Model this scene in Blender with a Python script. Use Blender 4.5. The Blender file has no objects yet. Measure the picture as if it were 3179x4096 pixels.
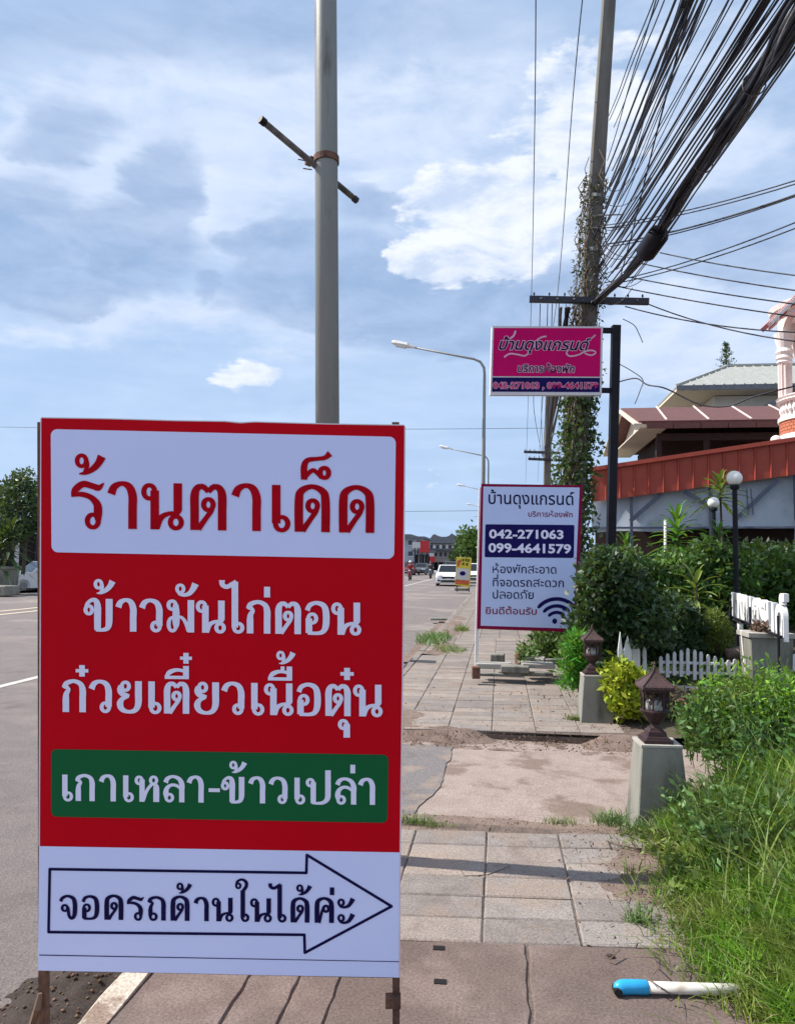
import bpy, math, random
import numpy as np
from mathutils import Vector, Matrix
random.seed(7); RNG = np.random.default_rng(7)
R = math.radians
S = bpy.context.scene
COL = S.collection

# ------------------------------------------------------------------ camera
F_PX, PW, PH = 3000.0, 3179.0, 4096.0
CAMZ = 1.55
cd = bpy.data.cameras.new('camera'); cam = bpy.data.objects.new('camera', cd); COL.objects.link(cam)
cd.sensor_fit = 'HORIZONTAL'; cd.sensor_width = 36; cd.lens = 36 * F_PX / PW
cd.clip_start = .05; cd.clip_end = 3000
YAW, PITCH, ROLL = R(7.8), R(3.75), R(.7)
CM = Matrix.Rotation(YAW, 4, 'Z') @ Matrix.Rotation(R(90) + PITCH, 4, 'X') @ Matrix.Rotation(ROLL, 4, 'Z')
CM.translation = Vector((0, 0, CAMZ))
cam.matrix_world = CM
S.camera = cam
CR, CU, CF = CM.to_3x3() @ Vector((1, 0, 0)), CM.to_3x3() @ Vector((0, 1, 0)), CM.to_3x3() @ Vector((0, 0, -1))
CO = Vector((0, 0, CAMZ))

def ray(px, py):
    return CF + CR * ((px - PW / 2) / F_PX) + CU * ((PH / 2 - py) / F_PX)
def atz(px, py, z=0.0):
    r = ray(px, py); return CO + r * ((z - CAMZ) / r.z)
def aty(px, py, Y):
    r = ray(px, py); return CO + r * (Y / r.y)
def atx(px, py, X):
    r = ray(px, py); return CO + r * (X / r.x)
def atd(px, py, d):
    return CO + ray(px, py) * d

# ------------------------------------------------------------------ sun, sky, exposure
SUN_AZ, SUN_EL = R(178.0), R(47)
sd = Vector((math.cos(SUN_AZ) * math.cos(SUN_EL), math.sin(SUN_AZ) * math.cos(SUN_EL), math.sin(SUN_EL)))
sl = bpy.data.lights.new('sun', 'SUN'); sl.energy = 5.0; sl.angle = R(.6); sl.color = (1, .94, .86)
so = bpy.data.objects.new('sun', sl); COL.objects.link(so)
so.rotation_euler = sd.to_track_quat('Z', 'Y').to_euler()
S.view_settings.view_transform = 'Standard'; S.view_settings.look = 'None'
S.view_settings.gamma = 1; S.view_settings.use_curve_mapping = False
S.view_settings.exposure = 0.5

w = bpy.data.worlds.new('World'); S.world = w; w.use_nodes = True
NT = w.node_tree; NT.nodes.clear()
class NG:
    def __init__(s, nt): s.nt = nt
    def n(s, typ, **kw):
        nd = s.nt.nodes.new(typ)
        for k, v in kw.items(): setattr(nd, k, v)
        return nd
    def put(s, inp, v):
        if v is None: return
        if isinstance(v, bpy.types.NodeSocket): s.nt.links.new(v, inp)
        else: inp.default_value = v
    def m(s, op, a, b=None, c=None, clamp=False):
        nd = s.n('ShaderNodeMath', operation=op, use_clamp=clamp)
        for i, v in enumerate((a, b, c)): s.put(nd.inputs[i], v)
        return nd.outputs[0]
    def vm(s, op, a, b=None, out=0):
        nd = s.n('ShaderNodeVectorMath', operation=op); s.put(nd.inputs[0], a); s.put(nd.inputs[1], b)
        return nd.outputs[out]
    def noise(s, vec, scale, detail=4, rough=.5, dist=0):
        nd = s.n('ShaderNodeTexNoise'); s.put(nd.inputs['Vector'], vec)
        nd.inputs['Scale'].default_value = scale; nd.inputs['Detail'].default_value = detail
        nd.inputs['Roughness'].default_value = rough; nd.inputs['Distortion'].default_value = dist
        return nd.outputs['Fac']
    def ramp(s, v, stops):
        nd = s.n('ShaderNodeValToRGB'); s.put(nd.inputs[0], v); e = nd.color_ramp.elements
        e[0].position, e[0].color = stops[0][0], (*stops[0][1], 1)
        e[1].position, e[1].color = stops[-1][0], (*stops[-1][1], 1)
        for p, c in stops[1:-1]:
            x = e.new(p); x.color = (*c, 1)
        return nd.outputs[0]
    def mr(s, v, a, b, c=0., d=1.):
        nd = s.n('ShaderNodeMapRange', interpolation_type='SMOOTHSTEP'); s.put(nd.inputs[0], v)
        for i, x in zip((1, 2, 3, 4), (a, b, c, d)): nd.inputs[i].default_value = x
        return nd.outputs[0]
    def mix(s, f, a, b, typ='MIX'):
        nd = s.n('ShaderNodeMix', data_type='RGBA', blend_type=typ)
        s.put(nd.inputs[0], f)
        for i, v in ((6, a), (7, b)):
            if isinstance(v, tuple) and len(v) == 3: v = (*v, 1)
            s.put(nd.inputs[i], v)
        return nd.outputs[2]

g = NG(NT)
tc = g.n('ShaderNodeTexCoord'); dirv = tc.outputs['Generated']
sky = g.n('ShaderNodeTexSky', sky_type='NISHITA'); sky.sun_disc = False
sky.sun_elevation = SUN_EL; sky.sun_rotation = R(90) - SUN_AZ
sky.air_density = 1.1; sky.dust_density = 1.2; sky.ozone_density = 1.6
dF = g.vm('DOT_PRODUCT', dirv, tuple(CF), 1); dR = g.vm('DOT_PRODUCT', dirv, tuple(CR), 1); dU = g.vm('DOT_PRODUCT', dirv, tuple(CU), 1)
front = g.mr(dF, .25, .45)
dFc = g.m('MAXIMUM', dF, .2)
uu = g.m('DIVIDE', dR, dFc); vv = g.m('DIVIDE', dU, dFc)
sep = g.n('ShaderNodeSeparateXYZ'); g.put(sep.inputs[0], dirv); dz = sep.outputs[2]
flat = g.vm('MULTIPLY', dirv, (1., 1., 2.6))
nA = g.noise(flat, 2.3, 9, .56, .25)          # broad cloud noise
nB = g.noise(flat, 7.5, 8, .6, .3)            # lumpy detail
nC = g.noise(g.vm('MULTIPLY', dirv, (1.2, 1.2, 9.)), 3.2, 6, .55, .5)   # high thin streaks
nD = g.noise(g.vm('ADD', flat, tuple((CR * -.018 + CU * .030))), 7.5, 8, .6, .3)
relief = g.m('MULTIPLY', g.m('SUBTRACT', nB, nD), 2.6)
nE = g.noise(flat, 24, 5, .55, .2)
fine = g.m('ADD', g.m('MULTIPLY', g.m('SUBTRACT', nE, .5), .9), g.m('ADD', g.m('MULTIPLY', g.m('SUBTRACT', nB, .5), 1.8), g.m('MULTIPLY', g.m('SUBTRACT', nA, .5), 1.5)))
u2 = g.m('ADD', uu, g.m('MULTIPLY', g.m('SUBTRACT', nB, .5), .12)); v2 = g.m('ADD', vv, g.m('MULTIPLY', g.m('SUBTRACT', nA, .5), .22))
def blob(px, py, rx, ry, k=1.):
    p = g.m('DIVIDE', g.m('SUBTRACT', u2, (px - PW / 2) / F_PX), rx * 1.6 / F_PX)
    r = g.m('DIVIDE', g.m('SUBTRACT', v2, (PH / 2 - py) / F_PX), ry * 1.6 / F_PX)
    q = g.m('SUBTRACT', 1.0, g.m('ADD', g.m('MULTIPLY', p, p), g.m('MULTIPLY', r, r)), clamp=True)
    return g.m('MULTIPLY', q, k)
def layer(bl, lo, hi, nz=1.):
    r = bl[0]
    for x in bl[1:]: r = g.m('MAXIMUM', r, x)
    d = g.m('ADD', r, g.m('MULTIPLY', g.m('MULTIPLY', fine, nz), g.mr(r, 0, .5)))
    return g.m('MULTIPLY', g.m('MULTIPLY', g.mr(d, lo, hi), g.mr(r, 0, .35)), front)
soft_white = layer([blob(330, 730, 380, 180, 1.3), blob(1000, 620, 500, 200, .8), blob(470, 330, 330, 130, .8), blob(850, 400, 260, 150, .9), blob(1150, 330, 260, 220, .7), blob(650, 1290, 700, 110, .75),
                    blob(2650, 1420, 480, 150, .9), blob(2900, 520, 300, 260, .6), blob(1700, 260, 400, 220, .6), blob(2350, 1050, 260, 220, .7), blob(700, 560, 800, 400, .9), blob(1750, 450, 600, 400, .7), blob(1500, 620, 420, 300, .65), blob(2850, 1150, 480, 300, .7), blob(2900, 300, 420, 340, .6)], .06, .85, .6)
grey = layer([blob(250, 1060, 430, 160, 1.3), blob(500, 960, 230, 180, 1.2), blob(650, 760, 150, 190, 1.1), blob(60, 900, 260, 200, 1.), blob(250, 520, 190, 90, .9), blob(900, 130, 1000, 150, .75), blob(1120, 950, 200, 65, 1.1), blob(1460, 800, 150, 70, 1.),
              blob(1650, 1150, 620, 130, 1.35), blob(1350, 1060, 300, 130, 1.1), blob(1250, 80, 420, 170, .8), blob(420, 930, 330, 150, .9), blob(1900, 1120, 260, 120, 1.), blob(830, 1140, 60, 60, .9), blob(2860, 930, 320, 150, .9), blob(60, 150, 300, 160, .6)], .14, .85, .75)
white = layer([blob(1980, 860, 290, 190, 1.5), blob(1800, 960, 180, 110, 1.3), blob(2210, 620, 220, 170, 1.1), blob(2400, 420, 230, 170, 1.15), blob(2500, 230, 250, 100, .9), blob(960, 1505, 70, 40, .56), blob(1050, 1475, 85, 42, .62), blob(1700, 1945, 60, 34, .62), blob(1735, 1920, 50, 34, .62)], .38, .80, 1.25)
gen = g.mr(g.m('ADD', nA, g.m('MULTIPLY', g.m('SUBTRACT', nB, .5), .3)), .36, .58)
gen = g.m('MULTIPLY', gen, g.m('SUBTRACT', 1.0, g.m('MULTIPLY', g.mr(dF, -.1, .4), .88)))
thin = g.m('MULTIPLY', g.mr(nC, .40, .72), g.mr(dz, .05, .42, .75, .12))
veil = g.mr(dz, .0, .6, .86, .70)
K = .785
def bg(c, s=1.):
    nd = g.n('ShaderNodeBackground'); g.put(nd.inputs[0], (*c, 1) if isinstance(c, tuple) else c); nd.inputs[1].default_value = s * K; return nd.outputs[0]
def over(f, x, y):
    nd = g.n('ShaderNodeMixShader'); g.put(nd.inputs[0], f); NT.links.new(x, nd.inputs[1]); NT.links.new(y, nd.inputs[2]); return nd.outputs[0]
sh = g.m('ADD', relief, .5, clamp=True)
s_ = over(g.m('ADD', veil, g.m('MULTIPLY', thin, .3), clamp=True), bg(sky.outputs[0], .11), bg((.43, .60, .87), 1.0))
s_ = over(g.m('MULTIPLY', thin, .38), s_, bg((.62, .74, .96)))
s_ = over(g.m('MULTIPLY', gen, g.mr(dz, .25, .8, .92, .55)), s_, bg(g.mix(sh, (.66, .76, .98), (1.08, 1.14, 1.30))))  # clouds out of view behind the camera, brightened to light camera-facing sides
s_ = over(g.m('MULTIPLY', soft_white, .85), s_, bg(g.mix(g.mr(relief, -.8, .8), (.56, .68, .90), (.74, .82, .97))))
s_ = over(g.m('MULTIPLY', grey, .78), s_, bg(g.mix(g.mr(relief, -.7, .7), (.27, .40, .63), (.40, .53, .77))))
s_ = over(g.m('MULTIPLY', white, .92), s_, bg(g.mix(g.mr(relief, -.45, .35), (.55, .66, .86), (.88, .92, .99))))
wo = g.n('ShaderNodeOutputWorld'); NT.links.new(s_, wo.inputs[0])

# ------------------------------------------------------------------ helpers
OFF = {}
def tag(o, label=None, cat=None, group=None, kind=None):
    if label: o['label'] = label
    if cat: o['category'] = cat
    if group: o['group'] = group
    if kind: o['kind'] = kind
    return o
def thing(name, loc, label, cat, group=None):
    o = bpy.data.objects.new(name, None); COL.objects.link(o); o.location = loc; o.empty_display_size = .1
    OFF[o] = Vector(loc); return tag(o, label, cat, group)
def link(me, name, mat, parent=None, origin=None, smooth=False):
    o = bpy.data.objects.new(name, me); COL.objects.link(o)
    off = OFF[parent] if parent else Vector(origin if origin is not None else (0, 0, 0))
    if off.length > 0: me.transform(Matrix.Translation(-off))
    if parent: o.parent = parent; OFF[o] = off
    else: o.location = off; OFF[o] = off
    for m in (mat if isinstance(mat, (list, tuple)) else [mat]): me.materials.append(m)
    if smooth: me.polygons.foreach_set('use_smooth', [True] * len(me.polygons))
    return o
def frame(d):
    d = d.normalized(); a = Vector((0, 0, 1)) if abs(d.z) < .95 else Vector((1, 0, 0))
    u = d.cross(a).normalized(); return u, d.cross(u).normalized()
class MB:
    def __init__(s): s.v = []; s.f = []; s.mi = []
    def add(s, V, F, mi=0):
        b = len(s.v); s.v += [tuple(p) for p in V]; s.f += [[i + b for i in f] for f in F]; s.mi += [mi] * len(F); return s
    def box(s, c, sz, rz=0, mi=0, taper=1.0, M=None):
        c = Vector(c); hx, hy, hz = sz[0] / 2, sz[1] / 2, sz[2] / 2
        rm = M if M is not None else Matrix.Rotation(rz, 3, 'Z'); V = []
        for z, t in ((-hz, 1), (hz, taper)):
            for x, y in ((-hx, -hy), (hx, -hy), (hx, hy), (-hx, hy)): V.append(c + rm @ Vector((x * t, y * t, z)))
        return s.add(V, [(0, 3, 2, 1), (4, 5, 6, 7), (0, 1, 5, 4), (1, 2, 6, 5), (2, 3, 7, 6), (3, 0, 4, 7)], mi)
    def bar(s, a, b, wd, th=None, up=None, mi=0):
        a, b = Vector(a), Vector(b); th = th or wd; d = (b - a).normalized()
        up = Vector(up) if up else (Vector((0, 0, 1)) if abs(d.z) < .95 else Vector((0, 1, 0)))
        u = d.cross(up).normalized(); n = u.cross(d).normalized(); V = []
        for p in (a, b):
            for x, y in ((-1, -1), (1, -1), (1, 1), (-1, 1)): V.append(p + u * x * wd / 2 + n * y * th / 2)
        return s.add(V, [(0, 1, 2, 3), (7, 6, 5, 4), (0, 4, 5, 1), (1, 5, 6, 2), (2, 6, 7, 3), (3, 7, 4, 0)], mi)
    def tube(s, pts, r, n=8, cap=True, mi=0):
        pts = [Vector(p) for p in pts]; rs = r if isinstance(r, (list, tuple)) else [r] * len(pts)
        V = []; u = None
        for i, p in enumerate(pts):
            d = (pts[min(i + 1, len(pts) - 1)] - pts[max(i - 1, 0)]).normalized()
            if u is None: u, w_ = frame(d)
            else:
                u = (u - d * u.dot(d)).normalized(); w_ = d.cross(u)
            for k in range(n):
                a = 2 * math.pi * k / n; V.append(p + (u * math.cos(a) + w_ * math.sin(a)) * rs[i])
        Fs = []
        for i in range(len(pts) - 1):
            for k in range(n):
                k2 = (k + 1) % n; Fs.append((i * n + k, i * n + k2, (i + 1) * n + k2, (i + 1) * n + k))
        if cap: Fs.append(tuple(range(n))[::-1]); Fs.append(tuple((len(pts) - 1) * n + k for k in range(n)))
        return s.add(V, Fs, mi)
    def lathe(s, c, prof, n=16, sq=False, ang=0., mi=0):
        c = Vector(c); V = []
        for r_, z in prof:
            for k in range(n):
                a = 2 * math.pi * (k + .5 * sq) / n + ang; V.append(c + Vector((r_ * math.cos(a), r_ * math.sin(a), z)))
        Fs = []
        for i in range(len(prof) - 1):
            for k in range(n):
                k2 = (k + 1) % n; Fs.append((i * n + k, i * n + k2, (i + 1) * n + k2, (i + 1) * n + k))
        Fs.append(tuple(range(n))[::-1]); Fs.append(tuple((len(prof) - 1) * n + k for k in range(n)))
        return s.add(V, Fs, mi)
    def ball(s, c, r, n=12, sc=(1, 1, 1), mi=0):
        c = Vector(c); V = []; Fs = []; m = n // 2
        for i in range(m + 1):
            t = math.pi * i / m
            for k in range(n):
                a = 2 * math.pi * k / n
                V.append(c + Vector((math.sin(t) * math.cos(a) * sc[0], math.sin(t) * math.sin(a) * sc[1], math.cos(t) * sc[2])) * r)
        for i in range(m):
            for k in range(n):
                k2 = (k + 1) % n; Fs.append((i * n + k, (i + 1) * n + k, (i + 1) * n + k2, i * n + k2))
        return s.add(V, Fs, mi)
    def slab(s, poly, th, nrm, mi=0):          # polygon (3D points) extruded along nrm*th
        n = Vector(nrm).normalized() * th; k = len(poly); P = [Vector(p) for p in poly]
        V = P + [p + n for p in P]
        return s.add(V, [tuple(range(k)), tuple(range(2 * k - 1, k - 1, -1))] + [(i, i + k, (i + 1) % k + k, (i + 1) % k) for i in range(k)], mi)
    def build(s, name, mat, parent=None, origin=None, smooth=False, bevel=0):
        me = bpy.data.meshes.new(name); me.from_pydata(s.v, [], s.f)
        if len(set(s.mi)) > 1: me.polygons.foreach_set('material_index', s.mi)
        import bmesh
        bm = bmesh.new(); bm.from_mesh(me); bmesh.ops.recalc_face_normals(bm, faces=bm.faces)
        if bevel: bmesh.ops.bevel(bm, geom=bm.edges[:], offset=bevel, segments=1, affect='EDGES')
        bm.to_mesh(me); bm.free()
        if origin == 'base':
            a = np.array(s.v); origin = ((a[:, 0].min() + a[:, 0].max()) / 2, (a[:, 1].min() + a[:, 1].max()) / 2, a[:, 2].min())
        return link(me, name, mat, parent, origin, smooth)
def npmesh(name, V, Fq):
    V = np.asarray(V, dtype=np.float32).reshape(-1, 3); Fq = np.asarray(Fq, dtype=np.int32)
    me = bpy.data.meshes.new(name); me.vertices.add(len(V)); me.vertices.foreach_set('co', V.ravel())
    k = Fq.shape[1]; me.loops.add(Fq.size); me.loops.foreach_set('vertex_index', Fq.ravel())
    me.polygons.add(len(Fq)); me.polygons.foreach_set('loop_start', np.arange(0, Fq.size, k, dtype=np.int32))
    me.polygons.foreach_set('loop_total', np.full(len(Fq), k, dtype=np.int32)); me.update(calc_edges=True); return me
def copy_tree(o, parent=None):
    c = o.copy(); COL.objects.link(c)
    if parent: c.parent = parent
    for ch in [x for x in KIDS.get(o, [])]: copy_tree(ch, c)
    return c
KIDS = {}
def snap_kids(root):
    for o in bpy.data.objects:
        if o.parent: KIDS.setdefault(o.parent, [])
    KIDS.clear()
    for o in bpy.data.objects:
        if o.parent: KIDS.setdefault(o.parent, []).append(o)

def mat(name, c, rough=.7, c2=None, scale=6., var=.5, bump=0., bscale=None, metal=0., spec=.4, detail=6, island=0., c3=None, scale3=1.2, thr=(.5, .62), coord='Object', stretch=None, transl=0., speck=0):
    m = bpy.data.materials.new(name); m.use_nodes = True; nt = m.node_tree; q = NG(nt); p = nt.nodes['Principled BSDF']
    t = q.n('ShaderNodeTexCoord')
    vec = t.outputs[coord] if coord != 'World' else q.n('ShaderNodeNewGeometry').outputs['Position']
    if stretch: vec = q.vm('MULTIPLY', vec, stretch)
    c2 = c2 or tuple(x * .7 for x in c)
    f = q.noise(vec, scale, detail, .62)
    colr = q.mix(q.mr(f, .5 - var * .5, .5 + var * .5), tuple(c), tuple(c2))
    if c3: colr = q.mix(q.mr(q.noise(vec, scale3, 5, .6), *thr), colr, tuple(c3))
    if coord == 'World' or speck:
        sp_k = q.noise(vec, 95, 3, .7); colr = q.mix(q.mr(sp_k, .36, .64), q.mix(1., colr, (.74, .72, .70), 'MULTIPLY'), q.mix(1., colr, (1.16, 1.15, 1.14), 'MULTIPLY'))
        st = q.noise(vec, 1.9, 8, .7, .6); colr = q.mix(q.mr(st, .52, .74), colr, q.mix(1., colr, (.70, .66, .63), 'MULTIPLY'))
        oi = q.n('ShaderNodeObjectInfo').outputs['Random']; colr = q.mix(oi, colr, q.mix(1., colr, (.80, .79, .79), 'MULTIPLY'))
    if island:
        gi = q.n('ShaderNodeNewGeometry').outputs['Random Per Island']
        h = q.n('ShaderNodeHueSaturation'); q.put(h.inputs['Color'], colr)
        q.put(h.inputs['Value'], q.mr(gi, 0, 1, 1 - island, 1 + island))
        q.put(h.inputs['Hue'], q.m('ADD', .5, q.m('MULTIPLY', q.m('SUBTRACT', q.m('FRACT', q.m('MULTIPLY', gi, 7.13)), .5), .06 * island)))
        colr = h.outputs[0]
    q.put(p.inputs['Base Color'], colr); p.inputs['Roughness'].default_value = rough
    p.inputs['Metallic'].default_value = metal; p.inputs['Specular IOR Level'].default_value = spec
    if bump:
        b = q.n('ShaderNodeBump'); b.inputs['Strength'].default_value = min(1, bump); b.inputs['Distance'].default_value = .01 * max(1, bump)
        q.put(b.inputs['Height'], q.noise(vec, bscale or scale * 4, 8, .65)); nt.links.new(b.outputs[0], p.inputs['Normal'])
    if transl:
        tr = q.n('ShaderNodeBsdfTranslucent'); q.put(tr.inputs[0], q.mix(.5, colr, (.35, .5, .05)))
        ms = q.n('ShaderNodeMixShader'); ms.inputs[0].default_value = transl
        nt.links.new(p.outputs[0], ms.inputs[1]); nt.links.new(tr.outputs[0], ms.inputs[2]); nt.links.new(ms.outputs[0], nt.nodes['Material Output'].inputs[0])
    return m

# ------------------------------------------------------------------ materials
A = {}
A['asphalt'] = mat('asphalt', (.205, .175, .165), .9, (.155, .135, .13), 3, .6, 1, 110, c3=(.25, .215, .195), scale3=.35, coord='World')
A['slab'] = mat('slab', (.33, .285, .25), .88, (.235, .20, .18), 5, .6, .35, 60, c3=(.32, .255, .21), scale3=1.7, thr=(.5, .7), coord='World')
A['slab2'] = mat('slab2', (.29, .26, .24), .88, (.21, .185, .17), 7, .6, .35, 70, c3=(.27, .22, .185), scale3=2.1, coord='World')
A['cover'] = mat('cover', (.19, .14, .12), .9, (.135, .10, .09), 4, .7, .45, 70, c3=(.23, .175, .155), scale3=2.4, thr=(.48, .66), coord='World')
A['sand'] = mat('sand', (.23, .175, .145), .95, (.11, .085, .07), 12, .6, .8, 90, coord='World')
A['dirt'] = mat('dirt', (.27, .20, .165), .95, (.17, .125, .10), 9, .7, .9, 80, c3=(.16, .11, .085), scale3=7, thr=(.55, .68), coord='World')
A['mud'] = mat('mud', (.075, .055, .045), .95, (.035, .026, .02), 12, .7, 1, 60, coord='World')
A['concrete_drive'] = mat('concrete_drive', (.43, .355, .315), .9, (.34, .275, .24), 5, .6, .7, 75, c3=(.25, .185, .15), scale3=2.2, coord='World')
A['asphalt2'] = mat('asphalt2', (.27, .25, .25), .9, (.19, .175, .175), 40, .6, .9, 120, c3=(.33, .27, .225), scale3=2.6, coord='World')
A['kerb'] = mat('kerb', (.72, .66, .56), .85, (.52, .45, .37), 9, .5, .6, 60, c3=(.30, .22, .17), scale3=5, thr=(.5, .6), coord='World')
A['paint'] = mat('road_paint', (.72, .70, .66), .8, (.5, .48, .45), 20, .5, coord='World')
A['paint_y'] = mat('road_paint_yellow', (.75, .60, .42), .8, (.6, .5, .38), 20, .5, coord='World')
A['earth'] = mat('earth', (.09, .075, .045), .95, (.05, .045, .025), 2, .6, .8, 30, coord='World')
A['concrete'] = mat('concrete', (.25, .245, .215), .88, (.155, .155, .13), 4, .6, .5, 50, c3=(.08, .085, .07), scale3=5, thr=(.5, .7), stretch=(1, 1, .35))
A['concrete_light'] = mat('concrete_light', (.42, .40, .36), .88, (.30, .28, .25), 6, .6, .4, 50)
A['pole_concrete'] = mat('pole_concrete', (.155, .14, .125), .85, (.10, .092, .08), 5, .6, .4, 40, stretch=(1, 1, .25), c3=(.16, .15, .13), scale3=2)
A['galv'] = mat('galvanised', (.25, .26, .25), .5, (.20, .205, .195), 7, .6, .15, 30, metal=.0, c3=(.11, .10, .085), scale3=9, thr=(.58, .72), stretch=(1, 1, .15))
A['darksteel'] = mat('dark_steel', (.035, .035, .05), .5, (.02, .02, .03), 6, .5)
A['blacktube'] = mat('black_tube', (.012, .011, .02), .55, (.008, .008, .012), 6, .5, spec=.2)
A['rust'] = mat('rust', (.20, .095, .06), .85, (.055, .03, .024), 18, .6, .7, 60)
A['rustdark'] = mat('rust_dark', (.045, .018, .018), .6, (.02, .010, .012), 14, .6, .4, 60)
A['rustroof'] = mat('rust_roof', (.085, .045, .042), .7, (.04, .022, .022), 14, .6, .5, 60)
A['wood'] = mat('wood', (.25, .16, .11), .8, (.14, .085, .06), 10, .6, .4, 40, stretch=(1, 1, .1))
A['dustyglass'] = mat('dusty_glass', (.42, .46, .43), .5, (.22, .2, .18), 9, .6, .3)
A['cable'] = mat('cable', (.022, .02, .03), .55, (.012, .012, .02), 8, .5)
A['cable_grey'] = mat('cable_grey', (.20, .18, .17), .7, (.05, .045, .045), 12, .6)
A['vinyl_red'] = mat('vinyl_red', (.56, .001, .010), .6, (.50, .001, .010), 1.1, .6, .12, 2.2, spec=.08)
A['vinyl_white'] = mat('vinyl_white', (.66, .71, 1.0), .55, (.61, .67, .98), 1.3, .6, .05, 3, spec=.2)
A['vinyl_green'] = mat('vinyl_green', (.0015, .11, .035), .6, (.0015, .10, .03), 1.3, .6, .05, 3, spec=.2)
A['ink_red'] = mat('ink_red', (.46, .002, .012), .6, spec=.05)
A['ink_white'] = mat('ink_white', (.76, .76, .96), .5, (.72, .73, .93))
A['ink_navy'] = mat('ink_navy', (.010, .006, .06), .6, (.008, .005, .045), spec=.08)
A['edge'] = mat('vinyl_edge', (.75, .62, .70), .5, (.65, .52, .6))
A['board_blue'] = mat('board_blue', (.52, .62, .90), .5, (.46, .57, .86), 1.5, .6)
A['maroon'] = mat('maroon', (.24, .006, .05), .6, (.19, .006, .045), spec=.08)
A['magenta'] = mat('magenta', (.60, .003, .14), .6, (.50, .003, .12), 2, .6, spec=.08)
A['navy'] = mat('navy', (.012, .008, .10), .6, (.01, .007, .08), spec=.08)
A['pinkink'] = mat('pink_ink', (.78, .45, .62), .5)
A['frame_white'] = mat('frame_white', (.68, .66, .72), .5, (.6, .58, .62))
A['white'] = mat('white_paint', (.78, .78, .77), .6, (.66, .65, .63), 8, .6)
A['picket'] = mat('picket_paint', (.80, .80, .82), .65, (.64, .63, .64), 14, .6)
A['globe'] = mat('globe', (.82, .80, .76), .35, (.78, .76, .72), 3, .5)
A['pvc'] = mat('pvc', (.70, .68, .62), .45, (.58, .55, .5), 9, .6, c3=(.4, .34, .28), scale3=8, thr=(.58, .75))
A['pvcblue'] = mat('pvc_blue', (.03, .36, .66), .35, (.02, .29, .58), 9, .6)
A['black'] = mat('black_void', (.008, .007, .007), .95)
A['red_metal'] = mat('red_metal', (.34, .052, .028), .55, (.27, .040, .024), 3, .6, .1, 30)
A['tarp'] = mat('tarp', (.42, .47, .53), .6, (.32, .37, .44), 1.6, .7, .8, 5, c3=(.30, .35, .41), scale3=1.3)
A['tarpframe'] = mat('tarp_frame', (.10, .12, .17), .6)
A['roof_brown'] = mat('roof_brown', (.15, .062, .055), .8, (.09, .04, .038), 8, .6, .3, 30)
A['cream'] = mat('cream', (.62, .55, .45), .8, (.52, .46, .38), 4, .6)
A['woodhouse'] = mat('wood_house', (.04, .018, .015), .8, (.018, .010, .009), 6, .6)
A['roof_grey'] = mat('roof_grey', (.36, .37, .34), .7, (.28, .29, .27), 3, .6)
A['offwhite'] = mat('offwhite_wall', (.60, .58, .50), .85, (.5, .49, .43), 3, .6)
A['villa'] = mat('villa_stucco', (.72, .60, .56), .75, (.60, .48, .45), 3, .6)
A['villa_white'] = mat('villa_white', (.78, .74, .71), .7, (.66, .62, .6), 5, .6)
A['brick'] = mat('brick_face', (.50, .17, .09), .85, (.38, .13, .075), 9, .6)
A['pink_tile'] = mat('pink_tile', (.48, .20, .19), .75, (.36, .16, .16), 6, .6)
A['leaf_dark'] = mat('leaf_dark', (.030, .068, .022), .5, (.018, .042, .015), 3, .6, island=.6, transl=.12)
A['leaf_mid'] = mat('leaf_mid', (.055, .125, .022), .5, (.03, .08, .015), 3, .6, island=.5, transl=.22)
A['leaf_yellow'] = mat('leaf_yellow', (.40, .42, .025), .5, (.24, .33, .02), 6, .6, island=.35, transl=.25)
A['leaf_bright'] = mat('leaf_bright', (.06, .26, .02), .5, (.04, .17, .015), 5, .6, island=.4, transl=.3)
A['leaf_olive'] = mat('leaf_olive', (.16, .20, .035), .55, (.09, .14, .03), 5, .6, island=.45, transl=.25)
A['creeper'] = mat('creeper_leaf', (.045, .09, .025), .55, (.025, .05, .018), 3, .6, island=.55, transl=.15)
A['creeper_dry'] = mat('creeper_dry', (.07, .065, .035), .65, (.03, .028, .018), 4, .6, island=.5, transl=.1)
A['grass'] = mat('grass', (.155, .32, .022), .5, (.10, .22, .018), 1.6, .6, island=.55, transl=.35, c3=(.17, .22, .045), scale3=2.5)
A['drygrass'] = mat('dry_grass', (.30, .25, .12), .7, (.18, .15, .08), 5, .6, island=.5, transl=.1)
A['weed'] = mat('weed', (.11, .20, .05), .5, (.065, .13, .035), 3, .6, island=.55, transl=.22)
A['twig'] = mat('twig', (.20, .14, .10), .85, (.10, .07, .05), 20, .6)
A['bark'] = mat('bark', (.10, .075, .055), .9, (.05, .04, .03), 12, .6, .8, 40)
A['litter'] = mat('litter', (.16, .10, .065), .9, (.08, .05, .035), 20, .6, island=.6)
A['carwhite'] = mat('car_white', (.72, .73, .74), .25, (.68, .69, .7), 2, .5, spec=.6)
A['cargrey'] = mat('car_grey', (.10, .12, .13), .3, (.07, .08, .09), 2, .5, spec=.6)
A['carred'] = mat('car_red', (.25, .02, .02), .3, (.2, .02, .02), 2, .5, spec=.6)
A['carglass'] = mat('car_glass', (.015, .018, .022), .12, (.01, .012, .015), spec=.6)
A['tyre'] = mat('tyre', (.02, .02, .02), .85)
A['lightglass'] = mat('lamp_glass', (.65, .66, .68), .15)
A['skin'] = mat('skin', (.30, .17, .11), .6)
A['shirt_red'] = mat('shirt_red', (.30, .02, .03), .8)
A['shirt_dark'] = mat('shirt_dark', (.06, .06, .07), .8)
A['trouser'] = mat('trouser', (.03, .035, .05), .8)
A['wall_a'] = mat('wall_grey_blue', (.36, .40, .46), .85, (.28, .32, .38), .5, .6)
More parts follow.
